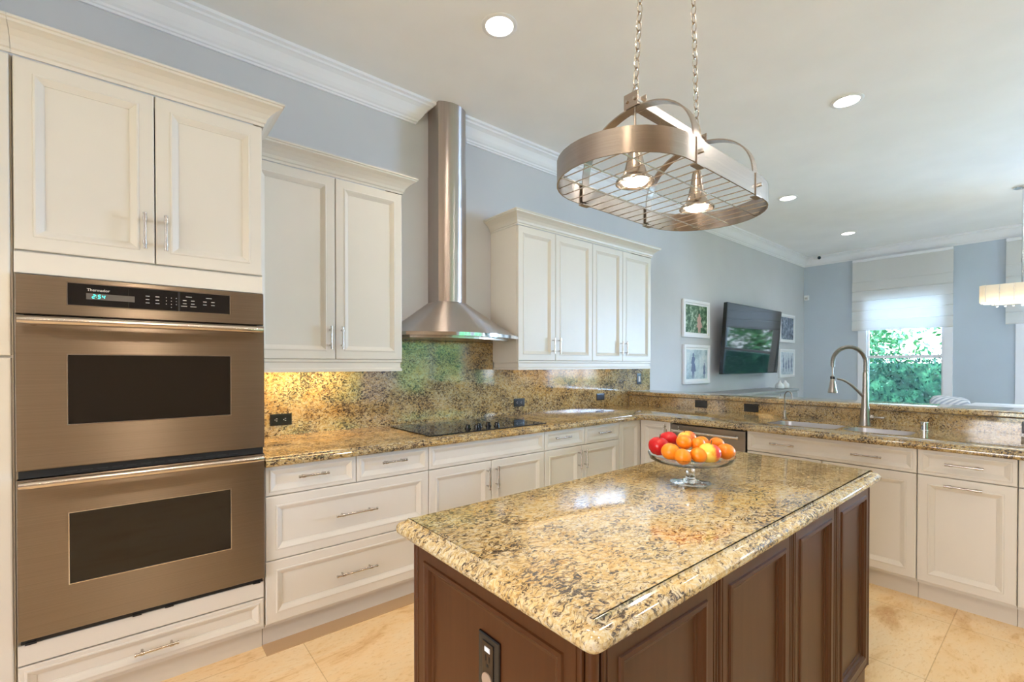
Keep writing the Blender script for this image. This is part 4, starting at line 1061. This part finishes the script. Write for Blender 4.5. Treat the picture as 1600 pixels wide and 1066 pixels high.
# dining chandelier
t = thing('dining_chandelier', 'cream linen rectangular chandelier with crystal drops at the right edge of the picture', 'chandelier', (7.17, -2.67, 1.9))
cxx, cyy = 7.17, -2.675; hx_, hy_ = .14, .31; z0, z1 = 1.955, 2.135
bm = nb(); lathe(bm, [(.075, ZC - .001), (.075, ZC - .012), (.06, ZC - .02), (.012, ZC - .026), (0, ZC - .026)], (cxx, cyy, 0), 28); obj('ceiling_plate', bm, 'chrome', t, True)
bm = nb(); cyl(bm, (cxx, cyy, ZC - .02), (cxx, cyy, 1.90), .007, n=12); cyl(bm, (cxx, cyy, 2.36), (cxx, cyy, 2.40), .012, n=12); obj('rod', bm, 'chrome', t, True)
seg_n = 5
bm = nb(); P = rrect(cxx, cyy, hx_, hy_, .05); Q = rrect(cxx, cyy, hx_ - .003, hy_ - .003, .048)
R = [[bm.verts.new((x, y, z)) for x, y in pp] for pp, z in ((P, z0), (P, z1), (Q, z1), (Q, z0))]
for A, C in zip(R, R[1:] + R[:1]):
    k = len(A)
    for i in range(k): bm.faces.new((A[i], A[(i + 1) % k], C[(i + 1) % k], C[i]))
obj('shade', bm, 'shade', t)
bm = nb()
for i in range(6):
    y = cyy - hy_ + .05 + (2 * hy_ - .1) * i / 5; box(bm, cxx - hx_ - .002, cxx - hx_ + .001, y - .003, y + .003, z0, z1)
obj('shade_seam', bm, 'nickel', t)
obj('diffuser', B(cxx - hx_ + .01, cxx + hx_ - .01, cyy - hy_ + .02, cyy + hy_ - .02, z0 - .004, z0 + .001), emis('diffuser_glow', (1, .93, .80), 2.6), t)
obj('top_glow', B(cxx - hx_ + .03, cxx + hx_ - .03, cyy - hy_ + .04, cyy + hy_ - .04, z0 + .04, z0 + .05), emis('inner_lamp_glow', (1, .90, .76), 3), t)
bm = nb(); cyl(bm, (cxx - .04, cyy - .2, 1.925), (cxx - .04, cyy + .22, 1.925), .005, n=10)
for s in (-.2, .2): cyl(bm, (cxx - .04, cyy + s, 1.925), (cxx - .04, cyy + s, z0), .005, n=10)
obj('chrome_bar', bm, 'chrome', t, True)
for k in range(7):
    y = cyy - .18 + .06 * k; bm = nb(); lathe(bm, [(0, 1.897), (.010, 1.905), (.011, 1.912), (.006, 1.921), (0, 1.922)], (cxx - .04, y, 0), 8); obj('crystal', bm, 'glass', t)

# sofa with striped pillow beyond the bar
t = thing('sofa', 'white upholstered sofa back seen over the bar ledge under the chandelier', 'sofa', (7.3, -2.9, 0))
bm = nb(); box(bm, 6.95, 7.20, -4.3, -1.9, .05, .835, bev=.04); obj('back', bm, 'fabric', t, True)
bm = nb(); box(bm, 7.202, 7.95, -4.3, -1.9, .05, .45, bev=.03); obj('seat', bm, 'fabric', t, True)
for i in range(2):
    bm = nb(); box(bm, 7.02, 7.30, -3.45 - i * .83 + .42, -2.66 - i * .83 + .40, .50, .868, bev=.07); obj('back_cushion', bm, 'fabric', t, True)
bm = nb(); box(bm, 7.203, 7.36, -2.25, -1.90, .455, .925, bev=.07)
bmesh.ops.rotate(bm, verts=bm.verts, cent=(7.28, -2.07, .46), matrix=Matrix.Rotation(math.radians(6), 3, 'X'))
o = obj('throw_pillow', bm, 'stripe', None, True, 60); tag(o, 'blue-white striped pillow leaning on the sofa back, seen over the bar', 'pillow')

# ================================================================== GARDEN
o = obj('bounce_terrace', B(-2, 10, Y1 - 1.1, Y1 - .25, -.16, -.04), mat('bounce_paving', (.72, .70, .66), .8)); o['kind'] = 'structure'  # unseen paving, added to bounce sunlight up to the ceiling
o = obj('lawn', B(-30, 40, -40, 30, -.35, -.15), 'grass'); o['kind'] = 'structure'
def leaves(n, fn, s):
    bm = nb()
    for _ in range(n):
        c = Vector(fn()); a = Vector((random.gauss(0, 1), random.gauss(0, 1), random.gauss(0, 1))).normalized(); b = a.orthogonal().normalized(); b = Matrix.Rotation(random.random() * 6, 3, a) @ b; d = a.cross(b)
        k = s * random.uniform(.6, 1.3)
        bm.faces.new([bm.verts.new(c + b * x * k + d * y * k * .5) for x, y in ((-1, 0), (0, -1), (1, 0), (0, 1))])
    return bm
def hedge(x0, x1, y0, y1, z1, n, label, s=.05, m='hedge'):
    bm = leaves(n, lambda: (random.uniform(x0, x1), random.uniform(y0, y1), random.uniform(-.1, z1 + random.uniform(-.1, .08))), s)
    box(bm, x0 + .12, x1 - .12, y0 + .12, y1 - .12, -.15, z1 - .15)
    o = obj('hedge', bm, m); tag(o, label, 'hedge', None, 'stuff')
hedge(11.0, 11.8, -6.5, 2.6, 1.46, 30000, 'dense dark green hedge outside the far windows', .030)
hedge(-4, 10.5, -11.9, -11.2, 3.3, 22000, 'tall green hedge outside the garden windows', .08, 'garden_hedge')
def tree(x, y, h, r, label, n=3500):
    t = thing('garden_tree', label, 'tree', (x, y, -.15), 'light green trees behind the hedge')
    bm = nb(); tube(bm, [(x, y, -.15), (x + .05, y, h * .4), (x, y + .1, h * .75)], .09, 8, radii=[.12, .09, .05])
    for k in range(6):
        a = k * 1.05; tube(bm, [(x, y, h * (.35 + .05 * k)), (x + .5 * r * math.cos(a), y + .5 * r * math.sin(a), h * (.5 + .05 * k)), (x + .9 * r * math.cos(a), y + .9 * r * math.sin(a), h * (.62 + .05 * k))], .03, 6, radii=[.045, .03, .012])
    obj('trunk', bm, 'bark', t, True)
    cl = [(Vector((random.gauss(0, .55), random.gauss(0, .55), random.gauss(0, .42))), random.uniform(.25, .45)) for _ in range(26)]
    def f():
        c, q = random.choice(cl); v = Vector((random.gauss(0, 1), random.gauss(0, 1), random.gauss(0, 1))).normalized() * q * random.uniform(.5, 1)
        return (x + (c.x + v.x) * r, y + (c.y + v.y) * r, h * .62 + (c.z + v.z) * r * 1.25)
    obj('crown', leaves(n, f, .075), 'tree', t)
tree(14.4, 4.2, 3.4, 1.3, 'pale green tree outside, left of the far window view')
tree(14.6, -3.4, 3.4, 1.3, 'pale green tree outside between the far window and the one by the chandelier')
tree(13.4, .2, 3.3, 1.35, 'light green tree filling the middle of the far window')
tree(14.0, -7.6, 3.2, 1.3, 'light tree behind the hedge at the second far window')
